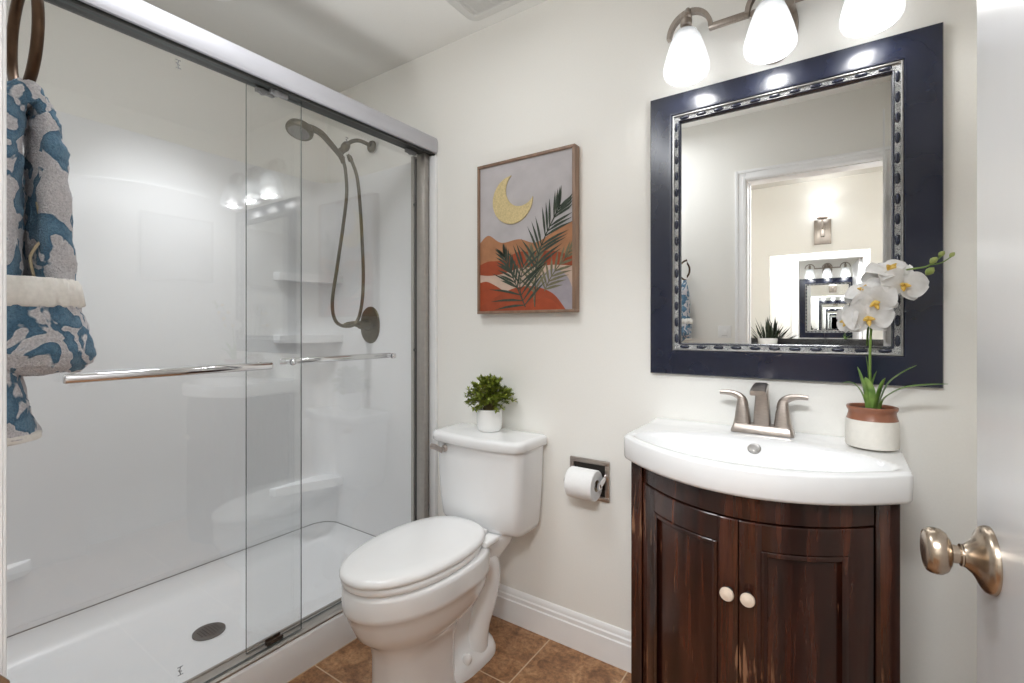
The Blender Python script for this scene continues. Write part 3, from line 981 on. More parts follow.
loft(bm, [tank_ring(0.205, 1.401, 1.581, 0.736, 0.02), tank_ring(0.210, 1.389, 1.586, 0.738, 0.02), tank_ring(0.213, 1.386, 1.587, 0.742, 0.02), tank_ring(0.214, 1.385, 1.588, 0.762, 0.02), tank_ring(0.212, 1.387, 1.587, 0.770, 0.02), tank_ring(0.207, 1.393, 1.584, 0.7745, 0.02), tank_ring(0.195, 1.408, 1.572, 0.7765, 0.018)])
obj('tank_lid', bm, M_PORC, toilet, sharp=60)
bm = B()
lathe(bm, [(0.014, 0), (0.014, 0.006), (0.009, 0.010), (0.008, 0.020)], (TKX - 0.140, 1.398, 0.712), (0, -1, 0), 20)
tube(bm, spline([(TKX - 0.132, 1.374, 0.708), (TKX - 0.150, 1.372, 0.713), (TKX - 0.172, 1.372, 0.718), (TKX - 0.192, 1.374, 0.717)], 4), 0.0085, 12, flat=(0.6, 1.3))
obj('flush_lever', bm, M_NICKEL, toilet)

# ------------------------------------------------------------------ small green plant on the tank
pp = thing('potted_plant', (-1.138, 1.508, 0.7766), 'bushy small-leaved green plant in white pot on toilet tank', 'plant')
PX, PY, PZ = -1.138, 1.508, 0.7768
bm = B()
lathe(bm, [(0.034, 0.0), (0.042, 0.002), (0.0475, 0.010), (0.0495, 0.025), (0.050, 0.082), (0.0505, 0.086), (0.0495, 0.087), (0.0465, 0.086), (0.0465, 0.078)], (PX, PY, PZ), n=36, cap1=False)
obj('pot', bm, M_POTW, pp)
bm = B(); lathe(bm, [(0.046, 0.066), (0.047, 0.077), (0.03, 0.080), (0.001, 0.081)], (PX, PY, PZ), n=28)
obj('soil', bm, M_SOIL, pp)
bm_s, bm_l = B(), B()
rnd = random.Random(3)
def leaf(bm, p, d, l, w, up=Vector((0, 0, 1)), fold=0.15):
    d = d.normalized()
    s = d.cross(up)
    s = s.normalized() if s.length > 1e-3 else Vector((1, 0, 0))
    u = s.cross(d)
    m1, m2 = p + d * l * 0.45, p + d * l
    a = bm.verts.new(p)
    b = bm.verts.new(m1 + s * w + u * w * fold)
    c = bm.verts.new(m2)
    e = bm.verts.new(m1 - s * w + u * w * fold)
    f = bm.verts.new(m1 - u * w * fold)
    bm.faces.new((a, b, f)); bm.faces.new((b, c, f)); bm.faces.new((c, e, f)); bm.faces.new((e, a, f))
for i in range(105):
    az = rnd.uniform(0, 2 * PI)
    el = rnd.uniform(-0.25, 1.5)
    rr = rnd.uniform(0.75, 1.0)
    tip = Vector((PX + 0.108 * rr * math.cos(el) * math.cos(az), PY + 0.085 * rr * math.cos(el) * math.sin(az), PZ + 0.108 + 0.108 * rr * math.sin(el)))
    if el < 0.25 and az < PI * 0.5:
        tip.z += 0.03
    base = Vector((PX + rnd.uniform(-0.02, 0.02), PY + rnd.uniform(-0.02, 0.02), PZ + 0.078))
    mid = (base + tip) / 2 + Vector((0, 0, 0.025))
    path = spline([base, mid, tip], 6)
    tube(bm_s, path, 0.0012, 5)
    for k in range(4, len(path)):
        for _ in range(5):
            d = (path[k] - path[k - 1]).normalized() * 0.7 + Vector((rnd.uniform(-1, 1), rnd.uniform(-1, 1), rnd.uniform(-0.5, 0.9)))
            leaf(bm_l, path[k], d, rnd.uniform(0.011, 0.019), rnd.uniform(0.0035, 0.0055))
for v in bm_l.verts:      # keep leaves off the wall
    v.co.y = min(v.co.y, YB - 0.006)
obj('twigs', bm_s, M_TWIG, pp)
obj('foliage', bm_l, M_FOLIAGE, pp, smooth=False, flip=False)

# ------------------------------------------------------------------ toilet paper holder
tp = thing('toilet_paper_holder', (-0.75, YB, 0.635), 'square recessed chrome toilet paper holder on wall left of vanity', 'toilet paper holder')
hx0, hx1, hz0, hz1 = -0.828, -0.672, 0.562, 0.706
bm = B()
for a in ((hx0, hx1, hz1 - 0.017, hz1), (hx0, hx1, hz0, hz0 + 0.017), (hx0, hx0 + 0.017, hz0 + 0.015, hz1 - 0.015), (hx1 - 0.017, hx1, hz0 + 0.015, hz1 - 0.015)):
    bx(bm, a[0], a[1], YB - 0.011, YB, a[2], a[3], 0.004)
obj('frame', bm, M_NICKEL, tp)
bm = B(); bx(bm, hx0 + 0.012, hx1 - 0.012, YB - 0.003, YB, hz0 + 0.012, hz1 - 0.012)
obj('recess_back', bm, mat('recess_dark_metal', (0.06, 0.055, 0.05), 0.4, 0.8), tp)
RY, RZ = YB - 0.060, 0.632
for x, s in ((hx0 + 0.016, 1), (hx1 - 0.016, -1)):
    bm = B()
    tube(bm, spline([(x, YB - 0.006, RZ + 0.018), (x - s * 0.003, YB - 0.03, RZ + 0.012), (x - s * 0.002, RY, RZ)], 5), [0.010] * 11, 12, flat=(0.7, 1.2))
    lathe(bm, [(0.014, -0.003), (0.014, 0.004), (0.008, 0.009), (0.008, 0.014)], (x - s * 0.003, RY, RZ), (s, 0, 0), 20)
    obj('arm', bm, M_CHROME, tp)
bm = B(); lathe(bm, [(0.0075, 0), (0.0075, 0.122)], (hx0 + 0.018, RY, RZ), (1, 0, 0), 16)
obj('roller', bm, M_PLASTIC, tp)
roll = thing('toilet_paper_roll', (-0.75, RY, RZ), 'full white toilet paper roll on its wall holder', 'toilet paper')
bm = B()
X0, X1 = -0.798, -0.696
lathe(bm, [(0.0205, 0), (0.050, 0.0), (0.0525, 0.003), (0.0525, X1 - X0 - 0.003), (0.050, X1 - X0), (0.0205, X1 - X0)], (X0, RY, RZ), (1, 0, 0), 48, cap0=False, cap1=False)
obj('tissue', bm, M_PAPER, roll)
bm = B(); lathe(bm, [(0.0190, 0.0005), (0.0205, 0.0), (0.0205, X1 - X0), (0.0190, X1 - X0 - 0.0005), (0.0190, 0.0005)], (X0, RY, RZ), (1, 0, 0), 36, cap0=False, cap1=False)
obj('cardboard_core', bm, M_CARD, roll)

# ------------------------------------------------------------------ framed art print
art = thing('wall_art', (-1.018, YB, 1.54), 'abstract desert print with crescent moon and fern fronds in thin wooden frame', 'wall art')
ax0, ax1, az0, az1 = -1.242, -0.792, 1.238, 1.848
YA = 1.566
bm = B()
fw = 0.011
for a in ((ax0, ax1, az1 - fw, az1), (ax0, ax1, az0, az0 + fw), (ax0, ax0 + fw, az0 + fw, az1 - fw), (ax1 - fw, ax1, az0 + fw, az1 - fw)):
    bx(bm, a[0], a[1], YA - 0.005, YB - 0.0005, a[2], a[3], 0.0012)
obj('frame', bm, M_WFRAME, art)
AW, AH = ax1 - ax0 - 2 * fw, az1 - az0 - 2 * fw
def ap(u, v, k=0):
    """point on the print: u,v in 0..1 from the lower left"""
    return Vector((ax0 + fw + u * AW, YA + 0.003 - 0.00025 * k, az0 + fw + v * AH))
def clampu(p):
    return (min(max(p[0], 0), 1), min(max(p[1], 0), 1))
artm = [paint('art_lilac_sky', (0.47, 0.445, 0.455), 0.09, 12), paint('art_tan_hill', (0.40, 0.185, 0.09), 0.15, 20), paint('art_rust', (0.32, 0.060, 0.020), 0.15, 20), paint('art_blush', (0.55, 0.41, 0.33), 0.1, 20), paint('art_grey_mauve', (0.33, 0.30, 0.33), 0.1, 20), paint('art_rust_hill', (0.34, 0.060, 0.018), 0.12, 25), paint('art_deep_green', (0.045, 0.06, 0.042), 0.25, 60), paint('art_olive_green', (0.17, 0.155, 0.09), 0.2, 60)]
bm = B()
def poly(pts, k, mi):
    vs = [bm.verts.new(ap(*clampu(p), k)) for p in pts]
    f = bm.faces.new(vs)
    f.material_index = mi
def band(top, bot, k, mi):
    tops = [ap(*clampu((p.x, p.y)), k) for p in spline([(u, v, 0) for u, v in top], 8)]
    bots = [ap(*clampu((p.x, p.y)), k) for p in spline([(u, v, 0) for u, v in bot], 8)]
    n = min(len(tops), len(bots))
    vt = [bm.verts.new(p) for p in tops[:n]]
    vb = [bm.verts.new(p) for p in bots[:n]]
    for i in range(n - 1):
        bm.faces.new((vt[i], vb[i], vb[i + 1], vt[i + 1])).material_index = mi
poly([(0, 0), (1, 0), (1, 1), (0, 1)], 0, 0)
U = [0, 0.1, 0.25, 0.45, 0.62, 0.8, 1.0]
band(list(zip(U, [0.48, 0.525, 0.465, 0.475, 0.44, 0.49, 0.55])), [(u, 0.30) for u in U], 1, 1)
band(list(zip(U, [0.325, 0.345, 0.345, 0.39, 0.375, 0.375, 0.33])), list(zip(U, [0.255, 0.245, 0.25, 0.28, 0.28, 0.285, 0.27])), 2, 2)
band(list(zip(U, [0.258, 0.248, 0.253, 0.283, 0.283, 0.288, 0.273])), [(u, 0.0) for u in U], 1.5, 3)
band([(0.45, 0.0), (0.6, 0.15), (0.75, 0.25), (0.86, 0.25), (0.95, 0.2), (1.0, 0.12)], [(0.45, 0), (0.6, 0), (0.75, 0), (0.86, 0), (0.95, 0), (1.0, 0.0)], 2.5, 4)
band([(0, 0.20), (0.08, 0.205), (0.18, 0.175), (0.28, 0.13), (0.36, 0.06), (0.42, 0)], [(0, 0), (0.08, 0), (0.18, 0), (0.28, 0), (0.36, 0), (0.42, 0)], 3, 5)
band([(0.0, 0.03), (0.2, 0.10), (0.4, 0.15), (0.6, 0.155), (0.8, 0.105), (0.93, 0.0)], [(0.0, 0), (0.2, 0), (0.4, 0), (0.6, 0), (0.8, 0), (0.93, 0.0)], 3.5, 2)
band([(0.5, 0.0), (0.6, 0.055), (0.7, 0.075), (0.8, 0.06), (0.9, 0.0)], [(0.5, 0), (0.6, 0), (0.7, 0), (0.8, 0), (0.9, 0.0)], 4, 5)
def frond(base, bend, tip, mi, k, nl=9, ll=0.2, t0=0.25, spread=1.0):
    P = [Vector((p.x, p.y)) for p in spline([(*base, 0), (*bend, 0), (*tip, 0)], 12)]
    asp = AH / AW
    for a, b in zip(P, P[1:]):
        d = Vector((b.x - a.x, (b.y - a.y) * asp)).normalized()
        s = Vector((-d.y, d.x / asp)) * 0.005
        poly([a + s, a - s, b - s, b + s], k, mi)
    for i in range(nl):
        t = t0 + (1 - t0) * i / (nl - 1)
        idx = min(int(t * (len(P) - 1)), len(P) - 2)
        p = P[idx]
        d = Vector((P[idx + 1].x - p.x, (P[idx + 1].y - p.y) * asp)).normalized()
        L = ll * (0.65 + 0.45 * math.sin(PI * (0.15 + 0.8 * t)))
        for sg in (1, -1):
            ang = sg * (0.95 - 0.55 * t) * spread
            e = Vector((d.x * math.cos(ang) - d.y * math.sin(ang), d.x * math.sin(ang) + d.y * math.cos(ang)))
            sd = Vector((-e.y, e.x)) * 0.0115
            cv = Vector((0, -0.12)) * L
            pts = []
            for fr, w in ((0.0, 0.3), (0.3, 1.0), (0.6, 0.85), (1.0, 0.0)):
                c = e * L * fr + cv * fr * fr
                pts.append((c, w))
            left = [(p.x + c.x + sd.x * w, p.y + (c.y + sd.y * w) / asp) for c, w in pts]
            right = [(p.x + c.x - sd.x * w, p.y + (c.y - sd.y * w) / asp) for c, w in reversed(pts[:-1])]
            q_ = [clampu(x) for x in left + right]
            area = abs(sum(q_[i][0] * q_[(i + 1) % len(q_)][1] - q_[(i + 1) % len(q_)][0] * q_[i][1] for i in range(len(q_))))
            if area > 1e-4:
                poly(q_, k, mi)
frond((0.62, 0.02), (0.66, 0.36), (0.88, 0.66), 6, 6, 12, 0.30, 0.40, 1.05)
frond((0.62, 0.02), (0.60, 0.20), (0.62, 0.34), 7, 5.5, 7, 0.25, 0.3, 0.9)
frond((0.52, 0.02), (0.46, 0.15), (0.50, 0.30), 6, 7, 8, 0.36, 0.12, 1.3)
frond((0.52, 0.02), (0.40, 0.20), (0.28, 0.38), 6, 7.2, 9, 0.2, 0.40, 0.85)
frond((0.72, 0.12), (0.80, 0.22), (0.97, 0.36), 7, 6.5, 8, 0.2, 0.1, 0.9)
obj('print', bm, artm, art, smooth=False, flip=False)
bm = B()   # raised crescent moon
cu, cv, R1 = 0.345, 0.745, 0.118
out_, inn_ = [], []
mc = ap(0.378, 0.745, 3)
r1 = 0.096
off = Vector((0.0389, 0, 0.0403))
r2 = 0.0705
d_ = off.length
a_ = math.acos((d_ * d_ + r1 * r1 - r2 * r2) / (2 * d_ * r1))
ph = math.atan2(off.z, off.x)
st = ph + a_
pts = []
for k in range(33):
    a = st + (2 * PI - 2 * a_) * k / 32
    pts.append(mc + Vector((r1 * math.cos(a), 0, r1 * math.sin(a))))
c2 = mc + off
e0 = pts[-1] - c2; e1 = pts[0] - c2
a0 = math.atan2(e0.z, e0.x); a1 = math.atan2(e1.z, e1.x)
while a1 > a0: a1 -= 2 * PI
inn = [c2 + Vector((r2 * math.cos(a0 + (a1 - a0) * k / 32), 0, r2 * math.sin(a0 + (a1 - a0) * k / 32))) for k in range(33)]
inn = list(reversed(inn))
h = Vector((0, -0.0035, 0))
vo = [bm.verts.new(p) for p in pts]; vi = [bm.verts.new(p) for p in inn]
vo2 = [bm.verts.new(p * 0.98 + ((pts[i] + inn[i]) / 2) * 0.02 + h) for i, p in enumerate(pts)]; vi2 = [bm.verts.new(p + h) for p in inn]
for i in range(32):
    bm.faces.new((vo2[i], vo2[i + 1], vi2[i + 1], vi2[i]))
    bm.faces.new((vo[i], vo[i + 1], vo2[i + 1], vo2[i]))
    bm.faces.new((vi[i + 1], vi[i], vi2[i], vi2[i + 1]))
obj('crescent_moon', bm, paint('art_moon_cream', (0.62, 0.50, 0.26), 0.14, 160), art, smooth=False)

# ------------------------------------------------------------------ vanity cabinet
VC = -0.186
CX0, CX1 = -0.482, 0.104
def bowy(x):
    t = (x - VC) / 0.262
    return 1.312 - 0.136 * max(0.0, 1 - t * t)
van = thing('vanity_cabinet', (VC, 1.45, 0), 'dark mahogany bow-front vanity cabinet with two worn panelled doors', 'cabinet')
def curved(bm, x0, x1, z0, z1, out, th, n=12, bev=True):
    """strip following the bow front; out = distance the face stands proud"""
    rings = []
    e = 0.002
    for k in range(n + 1):
        x = x0 + (x1 - x0) * k / n
        y = bowy(x) - out
        dzz = e if (k in (0, n) and bev) else 0
        rings.append([Vector((x, y + e + dzz, z0)), Vector((x, y + dzz, z0 + e)), Vector((x, y + dzz, z1 - e)), Vector((x, y + e + dzz, z1)), Vector((x, y + th, z1)), Vector((x, y + th, z0))])
    loft(bm, rings)
bm = B()
# sides and back, hollow at the kick
bx(bm, CX0, CX0 + 0.018, 1.31, YB - 0.02, 0.0, 0.812, 0.002)
bx(bm, CX1 - 0.018, CX1, 1.31, YB - 0.02, 0.0, 0.812, 0.002)
bx(bm, CX0 + 0.018, CX1 - 0.018, YB - 0.03, YB - 0.02, 0.08, 0.80)
bx(bm, CX0 + 0.018, CX1 - 0.018, 1.32, YB - 0.03, 0.08, 0.10)
curved(bm, CX0 + 0.05, CX1 - 0.05, 0.09, 0.752, -0.008, 0.014, 14)
obj('carcass', bm, M_WOOD, van)
for x0, x1 in ((CX0 - 0.001, CX0 + 0.030), (CX1 - 0.042, CX1 + 0.001)):
    bm = B(); bx(bm, x0, x1, 1.296, 1.332, 0.0, 0.812, 0.003)
    obj('corner_post', bm, M_WOOD, van)
LX, RX = CX0 + 0.032, CX1 - 0.044
bm = B(); curved(bm, LX, RX, 0.756, 0.812, 0.012, 0.035, 18)
obj('apron', bm, M_WOOD, van)
bm = B(); curved(bm, LX, RX, 0.03, 0.085, 0.010, 0.03, 18)
obj('bottom_rail', bm, M_WOOD, van)
def vdoor(x0, x1, kx):
    z0, z1 = 0.088, 0.7535
    sw, rw = 0.044, 0.058
    bm = B()
    curved(bm, x0, x0 + sw, z0, z1, 0.016, 0.020, 5)
    curved(bm, x1 - sw, x1, z0, z1, 0.016, 0.020, 5)
    curved(bm, x0 + sw, x1 - sw, z1 - rw, z1, 0.0155, 0.0195, 8)
    curved(bm, x0 + sw, x1 - sw, z0, z0 + rw, 0.0155, 0.0195, 8)
    d = obj('door', bm, M_WOOD, van)
    bm = B()   # moulding
    m = 0.011
    curved(bm, x0 + sw, x0 + sw + m, z0 + rw, z1 - rw, 0.0195, 0.0195, 2)
    curved(bm, x1 - sw - m, x1 - sw, z0 + rw, z1 - rw, 0.0195, 0.0195, 2)
    curved(bm, x0 + sw + m, x1 - sw - m, z1 - rw - m, z1 - rw, 0.0195, 0.0195, 6)
    curved(bm, x0 + sw + m, x1 - sw - m, z0 + rw, z0 + rw + m, 0.0195, 0.0195, 6)
    obj('moulding', bm, M_WOOD, d)
    bm = B(); curved(bm, x0 + sw + m, x1 - sw - m, z0 + rw + m, z1 - rw - m, 0.006, 0.010, 8, bev=False)
    pnl = obj('door_panel', bm, M_WOOD, d)
    sl = (bowy(kx + 0.002) - bowy(kx - 0.002)) / 0.004
    nrm = Vector((sl, -1, 0)).normalized()
    bm = B()
    o = Vector((kx, bowy(kx) - 0.016, 0.595))
    lathe(bm, [(0.0075, 0), (0.0065, 0.004), (0.0055, 0.010), (0.0075, 0.013)], o, nrm, 20)
    kb = obj('knob_stem', bm, M_BLACK, d)
    bm = B()
    lathe(bm, [(0.0065, 0.0125), (0.0095, 0.0145), (0.0098, 0.018), (0.0125, 0.0195), (0.0148, 0.022), (0.0150, 0.0245), (0.0135, 0.0275), (0.008, 0.0285), (0.006, 0.0292), (0.001, 0.0298)], o, nrm, 28)
    k = obj('knob', bm, M_KNOBW, d)
    k['label'] = 'ivory door knob'
vdoor(LX + 0.001, VC - 0.0015, VC - 0.018)
vdoor(VC + 0.0015, RX - 0.001, VC + 0.020)

# ------------------------------------------------------------------ sink top
SKX, SHW = -0.189, 0.312
ZD = 0.8785
def sy(x):
    t = (x - SKX) / SHW
    return 1.298 - 0.157 * (1 - min(1, t * t))
sink = thing('sink_top', (SKX, 1.45, 0.8125), 'white bow-front ceramic sink top on the mahogany vanity', 'sink')
bm = B()
NU, NV = 72, 56
def smooth(a, b, t):
    t = min(1, max(0, (t - a) / (b - a)))
    return t * t * (3 - 2 * t)
def deck_z(x, y):
    t = (x - SKX) / SHW
    ya = sy(x) + 0.020
    yb = 1.27 + 0.215 * math.sqrt(max(0, 1 - (t / 0.97) ** 2))
    z = ZD + 0.004 * smooth(1.50, 1.585, y)
    z -= 0.004 * (1 - smooth(0.0, 0.012, y - sy(x)))
    if yb > ya + 0.01 and abs(t) < 0.95:
        s = (y - ya) / (yb - ya)
        if 0 < s < 1:
            wdt = 1 - (abs(t) / 0.95) ** 2.2
            prof = smooth(0, 0.45, s) * smooth(0, 0.50, 1 - s)
            z -= 0.115 * prof * smooth(0, 0.62, wdt)
    return z
grid = []
for i in range(NU + 1):
    t = -1 + 2 * i / NU
    x = SKX + SHW * t
    row = []
    for j in range(NV + 1):
        s = (j / NV) ** 1.15
        y = sy(x) + (1.594 - sy(x)) * s
        row.append(bm.verts.new((x, y, deck_z(x, y))))
    grid.append(row)
for i in range(NU):
    for j in range(NV):
        bm.faces.new((grid[i][j], grid[i + 1][j], grid[i + 1][j + 1], grid[i][j + 1]))
loop = [grid[i][0] for i in range(NU + 1)] + [grid[NU][j] for j in range(1, NV + 1)] + [grid[i][NV] for i in range(NU - 1, -1, -1)] + [grid[0][j] for j in range(NV - 1, 0, -1)]
prev = loop
cen = Vector((SKX, 1.42, 0))
for (dz, grow) in ((-0.0025, 0.0020), (-0.006, 0.0032), (-0.055, 0.002), (-0.0625, -0.002), (-0.064, -0.006)):
    nxt = []
    for v0 in loop:
        d = Vector((v0.co.x - cen.x, (v0.co.y - cen.y), 0)).normalized()
        y = min(v0.co.y + d.y * grow, YB - 0.002)
        nxt.append(bm.verts.new((v0.co.x + d.x * grow, y, (ZD - 0.003) + dz)))
    n = len(loop)
    for i in range(n):
        j = (i + 1) % n
        bm.faces.new((prev[i], prev[j], nxt[j], nxt[i]))
    prev = nxt
bm.faces.new(list(reversed(prev)))
obj('basin', bm, M_PORC, sink, sharp=50)
bm = B()
oy = 1.437
oz = deck_z(-0.191, oy)
nrm = Vector((0, (deck_z(-0.191, oy - 0.004) - deck_z(-0.191, oy + 0.004)) / 0.008, 1)).normalized()
lathe(bm, [(0.0165, -0.002), (0.0165, 0.002), (0.0145, 0.0035), (0.012, 0.0025), (0.001, 0.0025)], (-0.191, oy, oz), nrm, 28)
ov = obj('overflow_ring', bm, mat('overflow_metal', (0.42, 0.41, 0.40), 0.35, 0.8, var=0.15, nscale=120), sink)
bm = B(); zb = deck_z(SKX, 1.30)
lathe(bm, [(0.024, -0.001), (0.024, 0.002), (0.018, 0.004), (0.017, 0.002), (0.015, 0.004), (0.001, 0.006)], (SKX, 1.30, zb), (0, 0, 1), 28)
obj('drain', bm, M_CHROME, sink)

# ------------------------------------------------------------------ faucet
FX, FY, FZ = -0.184, 1.540, 0.882
fau = thing('faucet', (FX, FY, FZ), 'brushed nickel two-handle faucet on the white sink top', 'faucet')
def rect_ring(cx, cy, hx, hy, z, r=0.3, n=6):
    r = min(hx, hy) * r
    pts = []
    for sx_, sy_, a0 in ((1, 1, 0), (-1, 1, PI / 2), (-1, -1, PI), (1, -1, 1.5 * PI)):
        for k in range(n):
            a = a0 + PI / 2 * k / (n - 1)
            pts.append(Vector((cx + sx_ * (hx - r) + r * math.cos(a), cy + sy_ * (hy - r) + r * math.sin(a), z)))
    return pts
bm = B()
loft(bm, [rect_ring(FX, FY, 0.080, 0.028, FZ - 0.002), rect_ring(FX, FY, 0.080, 0.028, FZ + 0.003), rect_ring(FX, FY, 0.074, 0.024, FZ + 0.020), rect_ring(FX, FY, 0.072, 0.022, FZ + 0.022)])
obj('base_plate', bm, M_NICKEL, fau)
bm = B()
loft(bm, [rect_ring(FX, FY, 0.0215, 0.021, FZ + 0.018), rect_ring(FX, FY, 0.0195, 0.019, FZ + 0.06), rect_ring(FX, FY - 0.002, 0.0165, 0.017, FZ + 0.105), rect_ring(FX, FY - 0.005, 0.0155, 0.017, FZ + 0.128)])
# spout block pointing to the basin
sp = []
for (y, zc, hz, hx) in ((FY + 0.012, FZ + 0.128, 0.010, 0.0155), (FY - 0.02, FZ + 0.1335, 0.010, 0.017), (FY - 0.06, FZ + 0.130, 0.0085, 0.0185), (FY - 0.095, FZ + 0.121, 0.0065, 0.0195)):
    sp.append([Vector((FX + a * hx, y, zc + b * hz)) for a, b in ((-1, -0.7), (-0.8, -1), (0.8, -1), (1, -0.7), (1, 0.7), (0.8, 1), (-0.8, 1), (-1, 0.7))])
loft(bm, sp)
obj('spout', bm, M_NICKEL, fau, sharp=40)
for s in (-1, 1):
    hx = FX + s * 0.0525
    bm = B()
    loft(bm, [rect_ring(hx, FY, 0.0235, 0.0215, FZ + 0.016, 0.6), rect_ring(hx - s * 0.001, FY, 0.0205, 0.0195, FZ + 0.035, 0.6), rect_ring(hx - s * 0.001, FY, 0.0170, 0.0175, FZ + 0.062, 0.6), rect_ring(hx + s * 0.000, FY, 0.0130, 0.0150, FZ + 0.080, 0.6), rect_ring(hx + s * 0.001, FY, 0.0110, 0.0130, FZ + 0.093, 0.6)])
    hd_ = obj('handle', bm, M_NICKEL, fau, sharp=45)
    bm = B()
    path = spline([(hx - s * 0.004, FY, FZ + 0.070), (hx + s * 0.000, FY, FZ + 0.090), (hx + s * 0.016, FY - 0.001, FZ + 0.103), (hx + s * 0.036, FY - 0.003, FZ + 0.1075), (hx + s * 0.060, FY - 0.006, FZ + 0.107)], 6)
    n_ = len(path)
    tube(bm, path, [0.011 - 0.006 * (i / (n_ - 1)) for i in range(n_)], 14, flat=(1.25, 0.8))
    obj('lever', bm, M_NICKEL, hd_)
bm = B(); lathe(bm, [(0.003, 0), (0.003, 0.03), (0.005, 0.032), (0.005, 0.04), (0.003, 0.042)], (FX, FY + 0.021, FZ + 0.018), (0, 0, 1), 12)
obj('lift_rod', bm, M_NICKEL, fau)

# ------------------------------------------------------------------ orchid
OX, OY, OZ = 0.066, 1.505, 0.8830
orc = thing('potted_orchid', (OX, OY, OZ), 'white orchid in cream and terracotta pot on right of sink', 'plant')
bm = B()
lathe(bm, [(0.047, 0.0), (0.053, 0.002), (0.0555, 0.006), (0.0555, 0.035), (0.0545, 0.055), (0.0535, 0.069)], (OX, OY, OZ), n=40)
po = obj('pot', bm, M_CRACK, orc)
bm = B()
lathe(bm, [(0.0535, 0.0685), (0.0515, 0.075), (0.0495, 0.083), (0.0495, 0.089), (0.0525, 0.094), (0.0535, 0.098), (0.0525, 0.101), (0.0495, 0.1015), (0.047, 0.099), (0.046, 0.086)], (OX, OY, OZ), n=40, cap0=False, cap1=False)
rim = obj('pot_rim', bm, M_TERRA, orc)
rim['label'] = 'terracotta glazed rim'
bm = B(); lathe(bm, [(0.046, 0.08), (0.0468, 0.090), (0.03, 0.095), (0.001, 0.097)], (OX, OY, OZ), n=28)
obj('soil', bm, M_SOIL, orc)
def blade(pts, wid, fold=0.25, n=6):
    """strap leaf along a curve with a keel"""
    bm = B()
    P = spline(pts, n)
    m = len(P)
    L, C, R = [], [], []
    for i, p in enumerate(P):
        t = i / (m - 1)
        d = (P[min(i + 1, m - 1)] - P[max(i - 1, 0)]).normalized()
        s = d.cross(Vector((0, 0, 1)))
        s = s.normalized() if s.length > 1e-3 else Vector((1, 0, 0))
        u = s.cross(d)
        w = wid * (0.35 + 0.65 * math.sin(PI * min(1, 0.12 + t * 0.62)) ** 0.8) * (1 - t ** 5)
        L.append(p + s * w + u * w * fold); C.append(p); R.append(p - s * w + u * w * fold)
    a = [[bm.verts.new(q) for q in X] for X in (L, C, R)]
    b = [[bm.verts.new(q - Vector((0, 0, 0.0008))) for q in X] for X in (L, C, R)]
    for i in range(m - 1):
        for k in range(2):
            bm.faces.new((a[k][i], a[k][i + 1], a[k + 1][i + 1], a[k + 1][i]))
            bm.faces.new((b[k + 1][i], b[k + 1][i + 1], b[k][i + 1], b[k][i]))
        bm.faces.new((a[0][i + 1], a[0][i], b[0][i], b[0][i + 1]))
        bm.faces.new((a[2][i], a[2][i + 1], b[2][i + 1], b[2][i]))
    return bm
O = Vector((OX, OY, OZ + 0.090))
def OV(dx, dy, dz):
    return O + Vector((dx, dy, dz))
for pts, w in (
    ([OV(-0.008, 0, 0), OV(-0.016, -0.004, 0.05), OV(-0.030, -0.01, 0.11)], 0.011),
    ([OV(-0.004, -0.004, 0), OV(-0.006, -0.012, 0.05), OV(-0.014, -0.022, 0.085)], 0.013),
    ([OV(0.0, 0.004, 0), OV(0.002, 0.004, 0.06), OV(0.010, 0.002, 0.10)], 0.0115),
    ([OV(0.006, -0.004, 0), OV(0.018, -0.010, 0.055), OV(0.026, -0.014, 0.085)], 0.013),
    ([OV(0.010, 0.0, 0), OV(0.030, -0.004, 0.065), OV(0.055, -0.008, 0.095), OV(0.085, -0.012, 0.118)], 0.0115),
    ([OV(0.014, -0.004, 0), OV(0.026, -0.01, 0.035), OV(0.060, -0.016, 0.062), OV(0.105, -0.020, 0.073), OV(0.140, -0.022, 0.078)], 0.010),
    ([OV(-0.010, 0, 0.005), OV(-0.022, -0.006, 0.045), OV(-0.040, -0.012, 0.068), OV(-0.060, -0.016, 0.068)], 0.005),
    ([OV(-0.002, 0.004, 0), OV(-0.006, 0.008, 0.07), OV(-0.012, 0.010, 0.14)], 0.006),
):
    obj('leaf', blade(pts, w), M_ORCHLEAF, orc, sharp=60, flip=False)
bm = B()
stem_pts = spline([OV(0, 0.004, 0), OV(-0.004, 0.0, 0.10), OV(-0.002, -0.008, 0.20), OV(0.006, -0.024, 0.275), OV(0.030, -0.036, 0.315), (0.125, 1.455, 1.315), (0.165, 1.452, 1.322), (0.190, 1.450, 1.343)], 8)
tube(bm, stem_pts, [0.0032 - 0.0016 * i / (len(stem_pts) - 1) for i in range(len(stem_pts))], 8)
tube(bm, spline([(0.172, 1.452, 1.325), (0.190, 1.446, 1.328), (0.206, 1.444, 1.340)], 4), 0.0013, 6)
obj('stem', bm, M_STEM, orc)
